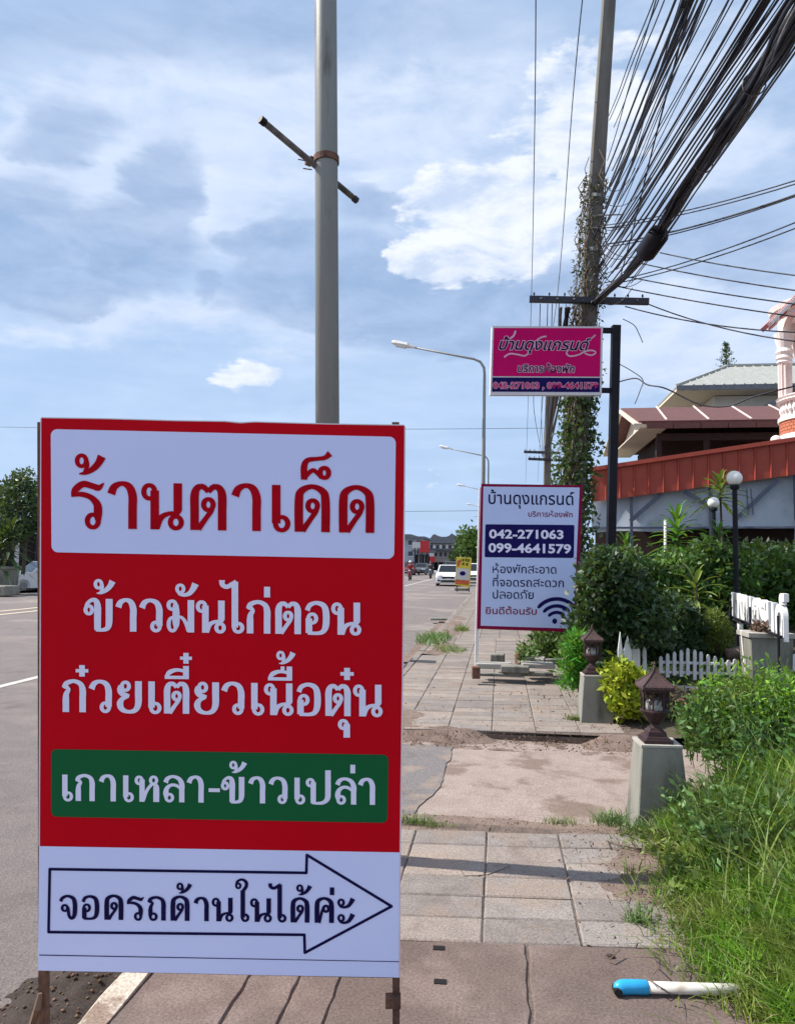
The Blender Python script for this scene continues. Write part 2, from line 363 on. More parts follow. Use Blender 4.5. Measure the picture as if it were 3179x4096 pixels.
A['wall_b'] = mat('wall_beige', (.48, .40, .34), .85, (.38, .32, .28), .5, .6)
A['wall_c'] = mat('wall_white', (.60, .60, .60), .85, (.5, .5, .5), .5, .6)
A['window'] = mat('window_glass', (.05, .06, .08), .2, (.03, .04, .05), .5)
A['shopred'] = mat('shop_red', (.50, .03, .035), .6, (.42, .03, .03))
A['shopyellow'] = mat('shop_yellow', (.72, .58, .06), .6, (.6, .48, .05))
A['orange'] = mat('banner_orange', (.60, .13, .04), .6)
A['far_roof'] = mat('far_roof', (.17, .18, .20), .8)

# ------------------------------------------------------------------ ground setting
def sheet(name, x0, x1, y0, y1, z, m, nx=1, ny=1, fz=None, kind='structure', parent=None):
    xs = np.linspace(x0, x1, nx + 1); ys = np.linspace(y0, y1, ny + 1)
    X, Y = np.meshgrid(xs, ys); Z = np.full_like(X, z) if fz is None else fz(X, Y)
    V = np.stack([X, Y, Z], -1).reshape(-1, 3); i = np.arange((nx + 1) * ny).reshape(ny, nx + 1)[:, :-1].ravel()
    me = npmesh(name, V, np.stack([i, i + 1, i + nx + 2, i + nx + 1], 1))
    o = link(me, name, m, parent, None if parent else (0, 0, 0), nx > 1)
    if not parent or kind == 'stuff': tag(o, kind=kind)
    return o
_k = [(RNG.uniform(.6, 1.4), RNG.uniform(0, 6.28), RNG.uniform(0, 6.28)) for _ in range(40)]
def fbm(X, Y, f=1., oct=4, seed=0):
    r = np.zeros_like(X, dtype=float); a = 1.; tot = 0
    for o in range(oct):
        for j in range(3):
            s_, ph, th = _k[(seed * 5 + o * 3 + j) % 40]
            r += a * np.sin(f * s_ * (X * math.cos(th) + Y * math.sin(th)) + ph + 1.3 * np.sin(f * .7 * s_ * (Y * math.cos(th) - X * math.sin(th)) + ph * 2))
        tot += 3 * a; a *= .55; f *= 2.1
    return r / tot
sheet('ground', -600, 600, -60, 1200, -.26, A['earth'])
RZ = -.15
sheet('road', -22, -1.43, -8, 500, RZ, A['asphalt'])
KX = -1.42
sheet('pavement_far_side', -30, -22, -8, 300, -.02, A['slab2'])
mk = MB()
for x, wd in ((-6.45, .13),):
    mk.box((x, 100, RZ + .004), (wd, 240, .004))
mk.build('edge_line', A['paint'], None, (0, 0, 0)).__setitem__('kind', 'structure')
mk = MB()
for x in (-14.4, -15.3): mk.box((x, 100, RZ + .004), (.16, 240, .004))
mk.build('centre_line', A['paint_y'], None, (0, 0, 0)).__setitem__('kind', 'structure')

def terr(X, Y):
    r = np.clip((X - .85) / 1.6, 0, 1); return -.02 + .26 * r * r * (3 - 2 * r) + .03 * fbm(X, Y, 3)
sheet('verge', .80, 30, -3, 4.75, 0, A['earth'], 60, 40, terr)
sheet('garden_ground', 1.25, 40, 7.05, 60, 0, A['earth'], 40, 60, lambda X, Y: -.03 + .12 * np.clip((X - 1.2) / .5, 0, 1) + .03 * fbm(X, Y, 2))
def drive(X, Y):
    base = -.085 + .012 * fbm(X, Y, 3, 3, 2) - .0
    return base - np.clip((-X - 1.0) / .5, 0, 1) * .06
sheet('driveway', KX - .02, 9, 4.55, 7.12, 0, A['concrete_drive'], 80, 60, drive)
# asphalt part of the driveway with an uneven edge
ys = np.linspace(4.75, 6.75, 70); V = []; 
for k, y in enumerate(ys):
    xe = -.60 + .10 * float(fbm(np.array([y]), np.array([3.]), 2.3, 4, 3)[0]) + .16 * math.sin((y - 4.6) * 1.2) + (.0 if y < 6.2 else (y - 6.2) * .25)
    for x in np.linspace(KX - .3, xe, 14): V.append((x, y, 0))
V = np.array(V); V[:, 2] = drive(V[:, 0], V[:, 1]) + .007
i = np.arange(69 * 14).reshape(69, 14)[:, :-1].ravel()
o = link(npmesh('asphalt_apron', V, np.stack([i, i + 1, i + 15, i + 14], 1)), 'asphalt_apron', A['asphalt2'], None, (0, 0, 0), True); tag(o, kind='structure')

pave = sheet('pavement', KX + .12, 1.35, -1, 4.6, -.009, A['sand'])
pave2 = sheet('pavement', KX + .12, 1.35, 7.1, 160, -.009, A['sand'])
mb = MB(); mb.box(((KX + 1.35) / 2 + .1, 7.12, -.10), (2.45, .05, .125)); o = mb.build('pavement_step', A['sand'], pave2)
# cross joints run a little askew to the kerb
SK = math.tan(R(5.5))
def slabmesh(name, wx, wy, th, seed, ch=.006):
    rr = random.Random(seed); t = th; V = []; q = []
    def ring(ix, z, jit):
        return [(sx * (wx / 2 - ix) + rr.uniform(-jit, jit), sy * (wy / 2 - ix) + sx * (wx / 2 - ix) * SK + rr.uniform(-jit, jit), z) for sx, sy in ((-1, -1), (1, -1), (1, 1), (-1, 1))]
    V = ring(0, -t, 0) + ring(0, -ch, .002) + ring(ch, 0, .002)
    for a in (0, 4):
        for k in range(4): q.append((a + k, a + (k + 1) % 4, a + 4 + (k + 1) % 4, a + 4 + k))
    q.append((8, 9, 10, 11)); me = bpy.data.meshes.new(name); me.from_pydata(V, [], q); return me
PW_, PL_ = .405, .212
variants = []
for s_ in range(6):
    me = slabmesh('paving_slab', PW_ - .007, PL_ - .006, .035, s_); me.materials.append(A['slab'] if s_ % 2 else A['slab2']); variants.append(me)
def lay(parent, x, y, me, z=0, tilt=.006):
    o = bpy.data.objects.new('paving_slab', me); COL.objects.link(o); o.parent = parent
    o.location = (x, y, z + random.uniform(-.004, .003)); o.rotation_euler = (random.uniform(-tilt, tilt), random.uniform(-tilt, tilt), random.uniform(-.006, .006))
    return o
cols = [-.27 - .405 * 2, -.27 - .405, -.27, .135, .54, .945]
for r_ in range(7):
    y = 3.31 + r_ * PL_
    for k, x in enumerate(cols):
        if y > 4.55: continue
        lay(pave, x, y + x * SK, random.choice(variants))
nfar = 0
for r_ in range(40):
    y = 7.22 + r_ * PL_
    for x in cols: 
        if y < 15.6: lay(pave2, x, y + x * SK, random.choice(variants))
# beyond: paving goes on in one sheet with joints in the material
m = mat('far_paving', (.33, .285, .25), .88, (.24, .205, .18), 4, .6, .3, 50, coord='World')
q = NG(m.node_tree); p = m.node_tree.nodes['Principled BSDF']; bt = q.n('ShaderNodeTexBrick'); bt.offset = 0
q.put(bt.inputs['Vector'], q.n('ShaderNodeNewGeometry').outputs['Position'])
bt.inputs['Scale'].default_value = 1; bt.inputs['Brick Width'].default_value = .405; bt.inputs['Row Height'].default_value = .212; bt.inputs['Mortar Size'].default_value = .008
bt.inputs['Color1'].default_value = (.9, .9, .9, 1); bt.inputs['Color2'].default_value = (.7, .7, .7, 1); bt.inputs['Mortar'].default_value = (.3, .25, .2, 1)
src = p.inputs['Base Color'].links[0].from_socket; q.put(p.inputs['Base Color'], q.mix(1.0, src, bt.outputs[0], 'MULTIPLY'))
sheet('far_pavement', KX + .12, 1.2, 15.55, 160, -.004, m)
# big drain covers and odd slabs in the foreground
def cover(x0, x1, y0, y1, m, cut=None, z=0., name='paving_slab', holes=()):
    b = MB(); sk = lambda x, y: (x, y + x * SK, 0)
    n = 9
    rr = random.Random(int(x0 * 100 + y0 * 10))
    def edge(a, c, jit):
        return [tuple(a[i] + (c[i] - a[i]) * k / n + (rr.uniform(-jit, jit) if 0 < k < n else 0) for i in (0, 1)) for k in range(n)]
    P = edge((x0, y0), (x1, y0), .004) + edge((x1, y0), (x1, y1), .006) + edge((x1, y1), (x0, y1), .004) + edge((x0, y1), (x0, y0), .006)
    cx, cy = (x0 + x1) / 2, (y0 + y1) / 2
    b.add([(x, y + x * SK, z - .05) for x, y in P] + [(x, y + x * SK, z - .008) for x, y in P] + [(cx + (x - cx) * (1 - .012 / (x1 - x0)), cy + (y - cy) * (1 - .012 / (y1 - y0)) + (cx + (x - cx) * .99) * SK, z) for x, y in P],
          [(k + a, (k + 1) % len(P) + a, (k + 1) % len(P) + a + len(P), k + a + len(P)) for a in (0, len(P)) for k in range(len(P))] + [tuple(range(2 * len(P), 3 * len(P)))])
    o = b.build(name, m, pave)
    for hx, hy in holes:
        hb = MB(); hb.box((hx, hy, z + .0015), (.046, .032, .003), .05); hb.build('lifting_hole', A['black'], o)
    return o
Y1, Y2 = 3.195, 2.60
h1, h2 = atz(1755, 3795), atz(1760, 3930)
cover(-.58, .108, Y2, Y1, A['cover'], holes=((h1.x, h1.y), (h2.x, h2.y)))
cover(.120, .86, Y2 - .02, Y1, A['cover']); cover(.875, 1.5, Y2 - .02, Y1, A['cover'])
cover(-.731, -.5835, Y2 - .03, Y1 - .01, A['cover']); cover(-.916, -.7345, Y2 - .1, Y1 - .01, A['cover']); cover(-1.285, -.9195, Y2 - .1, Y1 - .01, A['cover'])
for x0, x1 in ((-1.285, -.70), (-.696, -.12), (-.116, .46), (.464, 1.05), (1.054, 1.5)): cover(x0, x1, 2.0, Y2 - (.115 if x1 < -.6 else .035), A['slab2'])
# kerb stones (parts of the kerb), interrupted by the driveway
kb = sheet('kerb', KX + .005, KX + .135, .8, 4.6, -.06, A['sand'])
kb2 = sheet('kerb', KX + .005, KX + .135, 7.05, 150, -.06, A['sand'])
rk = random.Random(4)
def kstone(parent, y0, y1):
    b = MB(); n = 5; V = []; 
    for i in range(n + 1):
        y = y0 + .006 + (y1 - y0 - .012) * i / n; j = rk.uniform(-.008, .008); h = rk.uniform(-.008, .004)
        V += [(KX, y, RZ - .02), (KX + j, y, -.03 + h), (KX + .03 + j, y, .004 + h), (KX + .125, y, .002 + h), (KX + .13, y, -.05)]
    Fs = [(i * 5 + k, i * 5 + k + 1, (i + 1) * 5 + k + 1, (i + 1) * 5 + k) for i in range(n) for k in range(4)] + [(0, 1, 2, 3, 4), tuple(n * 5 + k for k in range(5))]
    b.add(V, Fs); b.build('kerb_stone', A['kerb'] if y0 < 6 else A['slab2'], parent)
y = 1.2
while y < 4.4: kstone(kb, y, min(y + .8, 4.55)); y += .8
y = 7.1
while y < 40: kstone(kb2, y, y + 1.0); y += 1.0
b = MB(); b.box((KX + .07, 90, -.07), (.13, 100, .14)); o = b.build('far_kerb', A['slab2'], kb2)
# gutter mud beside the kerb, dirt on the paving
def hump(name, x0, x1, y0, y1, nx, ny, f, m):
    o = sheet(name, x0, x1, y0, y1, 0, m, nx, ny, f); return o
def fgut(X, Y):
    d = np.clip(1 - ((X - (KX - .22)) / .30) ** 2, -1, 1)
    return RZ - .03 + .075 * d + .035 * fbm(X, Y, 16, 4, 1) - .05 * np.clip(Y - 3.6, 0, 5)
hump('gutter_mud', KX - .62, KX + .0, 1.0, 7, 40, 260, fgut, A['mud'])
def fd1(X, Y): return -.012 + .018 * fbm(X, Y, 7, 4, 0) + .030 * np.clip((X - .45) / .6, -1, 1) + .0 - .06 * np.clip((3.27 - Y) / .1, 0, 1)
hump('dirt_drift', .15, 1.3, 3.15, 4.62, 70, 90, fd1, A['dirt'])
def fd2(X, Y): return -.006 + .020 * fbm(X, Y, 6, 4, 2) + .03 * np.clip((4.62 + .0 - Y) / .1, -1, 0) - .03 * np.clip((4.38 - Y) / .2, 0, 1.5)
hump('dirt_drift', KX + .1, .95, 4.0, 4.9, 110, 50, lambda X, Y: np.where(Y > 4.5, drive(X, Y) + .012 + .02 * fbm(X, Y, 6, 4, 2) + .05 * np.clip((4.68 - Y) / .18, 0, 1), fd2(X, Y)), A['dirt'])
def fd3(X, Y): return -.010 + .022 * fbm(X, Y, 5, 4, 3) + .022 * np.clip((-.55 - X) / .4, -1, 1) * np.clip((8.1 - Y) / .5, 0, 1) + .02 * np.clip((X - .9) / .3, 0, 1) - .02 * np.clip((Y - 8.0) / .8, 0, 2)
hump('dirt_drift', KX + .1, 1.3, 7.1, 9.6, 120, 120, fd3, A['dirt'])
def fd4(X, Y): return drive(X, Y) - .004 + .02 * fbm(X, Y, 9, 4, 1) + .095 * np.clip((Y - 6.86) / .22, 0, 1) * np.clip(np.maximum((-X - .12 + .2 * fbm(X, Y, 4, 2, 0)) / .25, (X - .72) / .2), 0, 1)
hump('dirt_drift', KX, 1.5, 6.7, 7.13, 120, 34, fd4, A['dirt'])
hump('dirt_drift', KX - .25, -.5, 12.5, 22, 40, 160, lambda X, Y: RZ + .02 + .03 * fbm(X, Y, 4, 4, 2) + .13 * np.clip((X - KX + .1) / .25, 0, 1) - .03 * np.clip((X + 1.0) / .3, 0, 2), A['dirt'])

# ------------------------------------------------------------------ vegetation makers
def leafmesh(name, C, L, asp=.45, bias=(0, 0, .5), spread=1., fold=.25, rng=RNG):
    C = np.asarray(C); n = len(C); L = L * rng.uniform(.45, 1.45, n)
    a = rng.normal(size=(n, 3)) * spread + np.asarray(bias); a /= np.linalg.norm(a, axis=1)[:, None]
    r_ = rng.normal(size=(n, 3)); b = np.cross(a, r_); b /= np.linalg.norm(b, axis=1)[:, None]; nn = np.cross(a, b)
    L = L[:, None]; W = L * asp * .5
    V = np.stack([C, C + a * L * .5 + b * W + nn * W * fold, C + a * L, C + a * L * .5 - b * W + nn * W * fold], 1).reshape(-1, 3)
    i = np.arange(n)[:, None] * 4
    Fq = np.concatenate([i + np.array([[0, 1, 2]]), i + np.array([[0, 2, 3]])], 1).reshape(-1, 3)
    return npmesh(name, V, Fq)
def crown_pts(c, rad, n, lumps=9, hollow=.45, rng=RNG):
    d = rng.normal(size=(n, 3)); d /= np.linalg.norm(d, axis=1)[:, None]
    ld = rng.normal(size=(lumps, 3)); ld /= np.linalg.norm(ld, axis=1)[:, None]; amp = rng.uniform(.12, .5, lumps)
    bump = ((np.clip(d @ ld.T, .66, 1) - .66) / .34 * amp).sum(1)
    r_ = (hollow + (1 - hollow) * rng.random(n) ** .45) * (.78 + bump); sh_ = rng.random(n) < .04; r_[sh_] *= rng.uniform(1.05, 1.28, sh_.sum())
    return np.asarray(c) + d * r_[:, None] * np.asarray(rad)
def bush(name, c, rad, n, L, m, label, cat='bush', group=None, asp=.5, bias=(0, 0, .4), lumps=9, hollow=.45, stems=5, spread=1., extra=None):
    c = Vector(c); base = Vector((c.x, c.y, max(0, c.z - rad[2])))
    t = thing(name, base, label, cat, group)
    P = crown_pts(c, rad, n, lumps, hollow); P = P[P[:, 2] > base.z + .01]
    link(leafmesh('foliage', P, L, asp, bias, spread), 'foliage', m, t)
    b = MB()
    for k in range(stems):
        a = random.uniform(0, 6.28); e = c + Vector((math.cos(a) * rad[0] * .6, math.sin(a) * rad[1] * .6, random.uniform(-.1, .5) * rad[2]))
        mid = (base + e) / 2 + Vector((random.uniform(-.1, .1) * rad[0], 0, .1 * rad[2]))
        b.tube([base, mid, e], [.012 + .02 * rad[0], .01 + .012 * rad[0], .004], 5)
    b.build('stem', A['bark'], t)
    return t
def blades(name, XY, zf, h, wd, m, lean=.45, rng=RNG, parent=None, hv=.5):
    XY = np.asarray(XY); n = len(XY); H = h * rng.uniform(1 - hv, 1 + hv * .6, n) if np.isscalar(h) else h * rng.uniform(1 - hv, 1 + hv * .6, n)
    z = zf(XY[:, 0], XY[:, 1]) - .01; th = rng.uniform(0, 6.28, n); ld = np.stack([np.cos(th), np.sin(th)], 1); ln = H * lean * rng.uniform(.2, 1.6, n)
    ph = th + rng.normal(0, .6, n) + 1.57; sx = np.stack([np.cos(ph), np.sin(ph)], 1) * (wd * rng.uniform(.6, 1.3, n))[:, None]
    def P(t, ws):
        xy = XY + ld * (ln * t ** 1.8)[:, None] + sx * ws * .5
        return np.concatenate([xy, (z + H * (t - .28 * (ln / H) * t ** 2 * 1.1))[:, None]], 1)
    V = np.stack([P(0, -1), P(0, 1), P(.45, .9), P(.45, -.9), P(.8, .6), P(.8, -.6), P(1., 0)], 1).reshape(-1, 3)
    i = np.arange(n)[:, None] * 7
    T = np.concatenate([i + np.array([[a, b_, c_]]) for a, b_, c_ in ((0, 1, 2), (0, 2, 3), (3, 2, 4), (3, 4, 5), (5, 4, 6))], 1).reshape(-1, 3)
    return npmesh(name, V, T)

# ------------------------------------------------------------------ lettering (strokes)
def catmull(P, n=6):
    if len(P) < 3: return P
    out = []
    Q = [P[0]] + list(P) + [P[-1]]
    for i in range(1, len(Q) - 2):
        p0, p1, p2, p3 = [np.array(x, float) for x in Q[i - 1:i + 3]]
        for k in range(n):
            t = k / n; out.append(tuple(.5 * ((2 * p1) + (-p0 + p2) * t + (2 * p0 - 5 * p1 + 4 * p2 - p3) * t * t + (-p0 + 3 * p1 - 3 * p2 + p3) * t ** 3)))
    out.append(tuple(P[-1])); return out
# each glyph: list of strokes; ('r',cx,cy,rx,ry[,w]) ring; ('s',pts[,w list]) smooth; ('l',pts[,w]) straight; ('b',x0,y0,x1,y1) box
THO = [('r', .135, 1.42, .095, .115, .085), ('s', [(.24, 1.42), (.25, 1.31), (.19, 1.18)], [.085, .085, .06]), ('s', [(.08, 1.145), (.22, 1.17), (.38, 1.26), (.49, 1.38), (.56, 1.52)], [.02, .085, .12, .14, .17])]
HAN = [('r', .14, .26, .10, .115, .085), ('s', [(.055, .20), (.12, .11), (.26, .075), (.42, .13), (.53, .27), (.60, .42)], [.07, .09, .09, .12, .15, .18])]
ARCH = [(.085, 0), (.085, .66), (.14, .86), (.36, .955), (.58, .86), (.645, .66), (.645, 0)]
GL = {
 'น': [('r', .16, .79, .115, .14), ('l', [(.275, .82), (.275, 0)]), ('s', [(.30, .04), (.40, .24), (.55, .33), (.74, .35)], [.16, .12, .09, .08]), ('l', [(.76, .98), (.76, .40)]), ('l', [(.76, .42), (.72, .30)], [.17, .09]), ('r', .72, .155, .115, .125)],
 'า': [('s', [(.095, .73), (.16, .88), (.32, .955), (.47, .89), (.545, .70), (.545, .4), (.545, 0)])],
 'ร': [('s', [(.01, .655), (.08, .80), (.25, .93), (.45, .89), (.58, .86), (.69, .96)], [.02, .13, .13, .12, .12, .02]), ('s', [(.01, .68), (.20, .715), (.40, .66), (.54, .52), (.565, .36), (.565, .17)], [.05, .10, .11, .15, .17, .12]), ('r', .455, .155, .115, .135)],
 'ต': [('s', [(.085, 0), (.085, .40), (.085, .72), (.13, .87), (.22, .93)], [.17, .17, .17, .14, .11]), ('s', [(.20, .93), (.29, .90), (.375, .81)], [.11, .11, .10]), ('s', [(.375, .81), (.46, .90), (.54, .93)], [.10, .11, .11]), ('s', [(.52, .93), (.62, .87), (.665, .72), (.665, .4), (.665, 0)], [.11, .14, .17, .17, .17]), ('r', .375, .54, .10, .115), ('s', [(.475, .56), (.44, .42), (.33, .26), (.16, .02)], [.09, .10, .10, .12])],
 'เ': [('l', [(.085, .98), (.085, .17)]), ('r', .20, .165, .13, .14)],
 'ด': [('s', ARCH), ('r', .375, .55, .10, .115), ('s', [(.475, .56), (.44, .43), (.33, .27), (.16, .02)], [.09, .10, .10, .12])],
 'ค': [('s', ARCH), ('r', .43, .55, .10, .115), ('s', [(.33, .57), (.27, .42), (.22, .22), (.15, .0)], [.09, .10, .10, .14])],
 'ข': [('r', .145, .64, .10, .12), ('s', [(.06, .68), (.09, .82), (.24, .94), (.37, .90), (.41, .72), (.41, .4), (.41, .03)], [.08, .09, .10, .14, .18, .18, .17]), ('s', [(.36, .04), (.55, .035), (.70, .09), (.755, .25), (.76, .6), (.76, .98)], [.09, .09, .13, .17, .18, .18])],
 'ว': [('s', [(.085, .72), (.16, .88), (.33, .955), (.53, .88), (.61, .68), (.61, .4), (.61, .18)]), ('r', .51, .165, .115, .13)],
 'ม': [('r', .15, .82, .11, .125), ('s', [(.26, .84), (.27, .6), (.27, .3), (.27, .15)], [.14, .18, .18, .12]), ('r', .16, .24, .115, .20), ('s', [(.30, .47), (.45, .44), (.57, .28), (.66, .04)], [.07, .08, .10, .12]), ('l', [(.72, .98), (.72, 0)])],
 'ไ': [('s', [(.06, 1.60), (.07, 1.47), (.20, 1.40), (.36, 1.48), (.47, 1.60)], [.15, .13, .11, .12, .04]), ('l', [(.45, 1.56), (.45, .17)]), ('r', .55, .165, .125, .13)],
 'ใ': [('r', .16, 1.48, .085, .10, .08), ('s', [(.07, 1.50), (.12, 1.66), (.30, 1.74), (.47, 1.65), (.49, 1.47), (.36, 1.28)], [.08, .09, .09, .12, .13, .12]), ('l', [(.345, 1.30), (.345, .17)]), ('r', .44, .165, .12, .13)],
 'ก': [('s', [(.03, .755), (.13, .88), (.36, .955), (.57, .87), (.64, .68), (.64, .4), (.64, 0)], [.05, .12, .10, .13, .17, .17, .17]), ('l', [(.10, .83), (.25, .68)], [.12, .06]), ('l', [(.05, .755), (.20, .755)], [.04, .12]), ('s', [(.22, .70), (.14, .56), (.125, .40), (.125, .2), (.125, 0)], [.10, .14, .17, .17, .17])],
 'ถ': [('s', [(.03, .755), (.13, .88), (.36, .955), (.60, .87), (.67, .68), (.67, .4), (.67, 0)], [.05, .12, .10, .13, .17, .17, .17]), ('l', [(.10, .83), (.26, .68)], [.12, .06]), ('l', [(.05, .755), (.20, .755)], [.04, .12]), ('s', [(.22, .70), (.15, .56), (.13, .40), (.13, .17)], [.10, .13, .16, .13]), ('r', .25, .155, .125, .13)],
 '่': [('b', 0, 1.10, .185, 1.42)],
 'อ': [('s', [(.085, .72), (.16, .88), (.36, .955), (.57, .88), (.65, .68), (.65, .30), (.57, .10), (.40, .035), (.10, .04)], [.13, .12, .10, .14, .17, .17, .13, .09, .09]), ('l', [(.135, .04), (.135, .48)]), ('r', .235, .48, .12, .135)],
 'ย': [('r', .26, .82, .11, .125), ('s', [(.13, .84), (.10, .70), (.18, .58), (.38, .52)], [.13, .16, .14, .09]), ('s', [(.34, .50), (.17, .43), (.095, .28), (.16, .11), (.36, .035), (.56, .09), (.655, .28), (.66, .6), (.66, .98)], [.07, .12, .17, .14, .09, .13, .17, .18, .18])],
 '๋': [('b', .12, 1.11, .31, 1.50), ('b', 0, 1.25, .43, 1.365)],
 'ี': [('l', [(0, 1.115), (.74, 1.115)], [.085, .085]), ('s', [(.05, 1.13), (.15, 1.27), (.37, 1.345), (.60, 1.30), (.66, 1.16)], [.09, .12, .09, .08, .06]), ('b', .565, 1.10, .745, 1.47)],
 'ื': [('l', [(0, 1.115), (.74, 1.115)], [.085, .085]), ('s', [(.05, 1.13), (.15, 1.27), (.37, 1.345), (.60, 1.30), (.66, 1.16)], [.09, .12, .09, .08, .06]), ('b', .575, 1.10, .745, 1.50), ('b', .39, 1.32, .51, 1.50)],
 'ุ': [('r', .16, -.26, .11, .12), ('l', [(.265, -.24), (.265, -.66)])],
 'ห': [('r', .16, .80, .11, .13), ('l', [(.27, .83), (.27, 0)]), ('r', .70, .81, .115, .13), ('s', [(.33, .08), (.44, .40), (.60, .62), (.74, .69)], [.10, .10, .10, .08]), ('s', [(.70, .68), (.77, .62), (.80, .5), (.80, 0)], [.1, .14, .19, .19])],
 'ล': [('s', [(.085, .73), (.16, .88), (.35, .96), (.58, .88), (.69, .68), (.69, .4), (.69, 0)]), ('s', [(.64, .50), (.50, .62), (.30, .64), (.14, .52), (.095, .34), (.12, .18)], [.07, .10, .10, .14, .17, .13]), ('r', .225, .17, .12, .13)],
 '-': [('b', 0, .40, .42, .54)],
 'ป': [('r', .16, .80, .11, .125), ('l', [(.27, .82), (.27, .03)]), ('s', [(.22, .045), (.45, .03), (.66, .07), (.80, .22), (.82, .5), (.82, .9), (.82, 1.27)], [.08, .09, .12, .17, .18, .18, .18])],
 'จ': [('s', [(.085, .73), (.18, .88), (.38, .955), (.60, .87), (.68, .66), (.68, .30), (.63, .10), (.52, .05), (.44, .16), (.415, .34), (.40, .50)], [.13, .12, .10, .14, .17, .17, .14, .12, .12, .12, .10]), ('r', .265, .46, .11, .12)],
 'ะ': [(k, *[(x if not isinstance(x, list) or not x or not isinstance(x[0], tuple) else [(a, b_ + dy) for a, b_ in x]) for x in rest]) if k != 'r' else (k, rest[0], rest[1] + dy, *rest[2:]) for dy in (.55, -.06) for k, *rest in HAN],
 'ั': [(k, *[(x if not isinstance(x, list) or not isinstance(x[0], tuple) else [(a, b_ + 1.06) for a, b_ in x]) for x in rest]) if k != 'r' else (k, rest[0], rest[1] + 1.06, *rest[2:]) for k, *rest in HAN],
 '้': THO,
 '็': [('s', [(.065, 1.10), (.065, 1.38), (.14, 1.51), (.35, 1.545), (.50, 1.57), (.61, 1.66)], [.13, .13, .10, .08, .09, .13]), ('s', [(.06, 1.12), (.16, 1.24), (.26, 1.30), (.36, 1.22), (.43, 1.14)], [.09, .09, .09, .08, .08]), ('r', .49, 1.25, .09, .105)],
}
def glyph_mesh(mb, ch, place, thick=1., T=.17, t=.095, zc=[0]):
    """place(gx, gy, layer) -> 3D point. Adds the strokes of one letter."""
    for st in GL[ch]:
        zc[0] += 1; lay_ = (zc[0] % 40) * 2e-5
        if st[0] == 'r':
            cx, cy, rx, ry = st[1:5]; wv = (st[5] if len(st) > 5 else t) * thick * .98; n = 22; V = []
            for k in range(n):
                a = 2 * math.pi * k / n; ca, sa = math.cos(a), math.sin(a); wk = wv * (.88 + .25 * abs(ca))
                V += [place(cx + (rx + wk / 2) * ca, cy + (ry + wk / 2) * sa, lay_), place(cx + (rx - wk / 2) * ca, cy + (ry - wk / 2) * sa, lay_)]
            mb.add(V, [(2 * k, 2 * ((k + 1) % n), 2 * ((k + 1) % n) + 1, 2 * k + 1) for k in range(n)])
        elif st[0] == 'b':
            x0, y0, x1, y1 = st[1:5]; mb.add([place(x, y_, lay_) for x, y_ in ((x0, y0), (x1, y0), (x1, y1), (x0, y1))], [(0, 1, 2, 3)])
        else:
            P = st[1]; wl = st[2] if len(st) > 2 else None
            if wl is None:
                wl = []
                for i_ in range(len(P)):
                    a, b_ = P[max(i_ - 1, 0)], P[min(i_ + 1, len(P) - 1)]; d = math.hypot(b_[0] - a[0], b_[1] - a[1]) or 1
                    v = abs(b_[1] - a[1]) / d; wl.append(t + (T - t) * min(1, v ** 1.6 * 1.05))
            Q = [(p_[0], p_[1], w_) for p_, w_ in zip(P, wl)]
            if st[0] == 's': Q = catmull(Q, 7)
            V = []
            for i_, (x, y_, w_) in enumerate(Q):
                a, b_ = Q[max(i_ - 1, 0)], Q[min(i_ + 1, len(Q) - 1)]; d = math.hypot(b_[0] - a[0], b_[1] - a[1]) or 1
                nx, ny = -(b_[1] - a[1]) / d, (b_[0] - a[0]) / d; w_ = w_ * thick / 2
                V += [place(x + nx * w_, y_ + ny * w_, lay_), place(x - nx * w_, y_ - ny * w_, lay_)]
            mb.add(V, [(2 * k, 2 * k + 1, 2 * k + 3, 2 * k + 2) for k in range(len(Q) - 1)])

# fallback-font text laid out letter by letter, for the loopless signs
_fc = {}
def fchar(c, off=0.):
    k = (c, off)
    if k in _fc: return _fc[k]
    def mk_(s_):
        cu = bpy.data.curves.new('t', 'FONT'); cu.body = s_; cu.size = 1; cu.offset = off; cu.resolution_u = 3
        ob = bpy.data.objects.new('t', cu); me = bpy.data.meshes.new_from_object(ob)
        V = [tuple(v.co) for v in me.vertices]; Fs = [tuple(p_.vertices) for p_ in me.polygons]
        bpy.data.objects.remove(ob); bpy.data.curves.remove(cu); bpy.data.meshes.remove(me); return V, Fs
    V, Fs = mk_(c) if c != ' ' else ([], [])
    bar = max(v[0] for v in mk_('|')[0]); adv = max(v[0] for v in mk_(c + '|')[0]) - bar
    _fc[k] = (V, Fs, adv); return _fc[k]
CUST = {  # letters whose outlines overlap in the fallback font: drawn as strokes (em units)
 'ห': (.66, [[(.10, .56), (.10, 0)], [(.11, .26), (.30, .34), (.46, .55)], [(.30, .33), (.50, .26), (.54, .14), (.54, 0)]]),
 'ล': (.60, [[(.07, .46), (.16, .54), (.33, .56), (.48, .48), (.51, .34), (.51, 0)], [(.51, .20), (.36, .31), (.18, .29), (.09, .18), (.14, .04), (.28, .04)]]),
 'ส': (.64, [[(.07, .46), (.16, .54), (.33, .56), (.48, .48), (.51, .34), (.51, 0)], [(.51, .20), (.36, .31), (.18, .29), (.09, .18), (.14, .04), (.28, .04)], [(.40, .50), (.60, .66)]]),
 'ภ': (.64, [[(.06, .02), (.16, .03), (.17, .20), (.08, .36), (.12, .50), (.32, .56), (.48, .48), (.53, .34), (.53, 0)]]),
}
TALL = {'ป', 'ฝ', 'ฟ'}
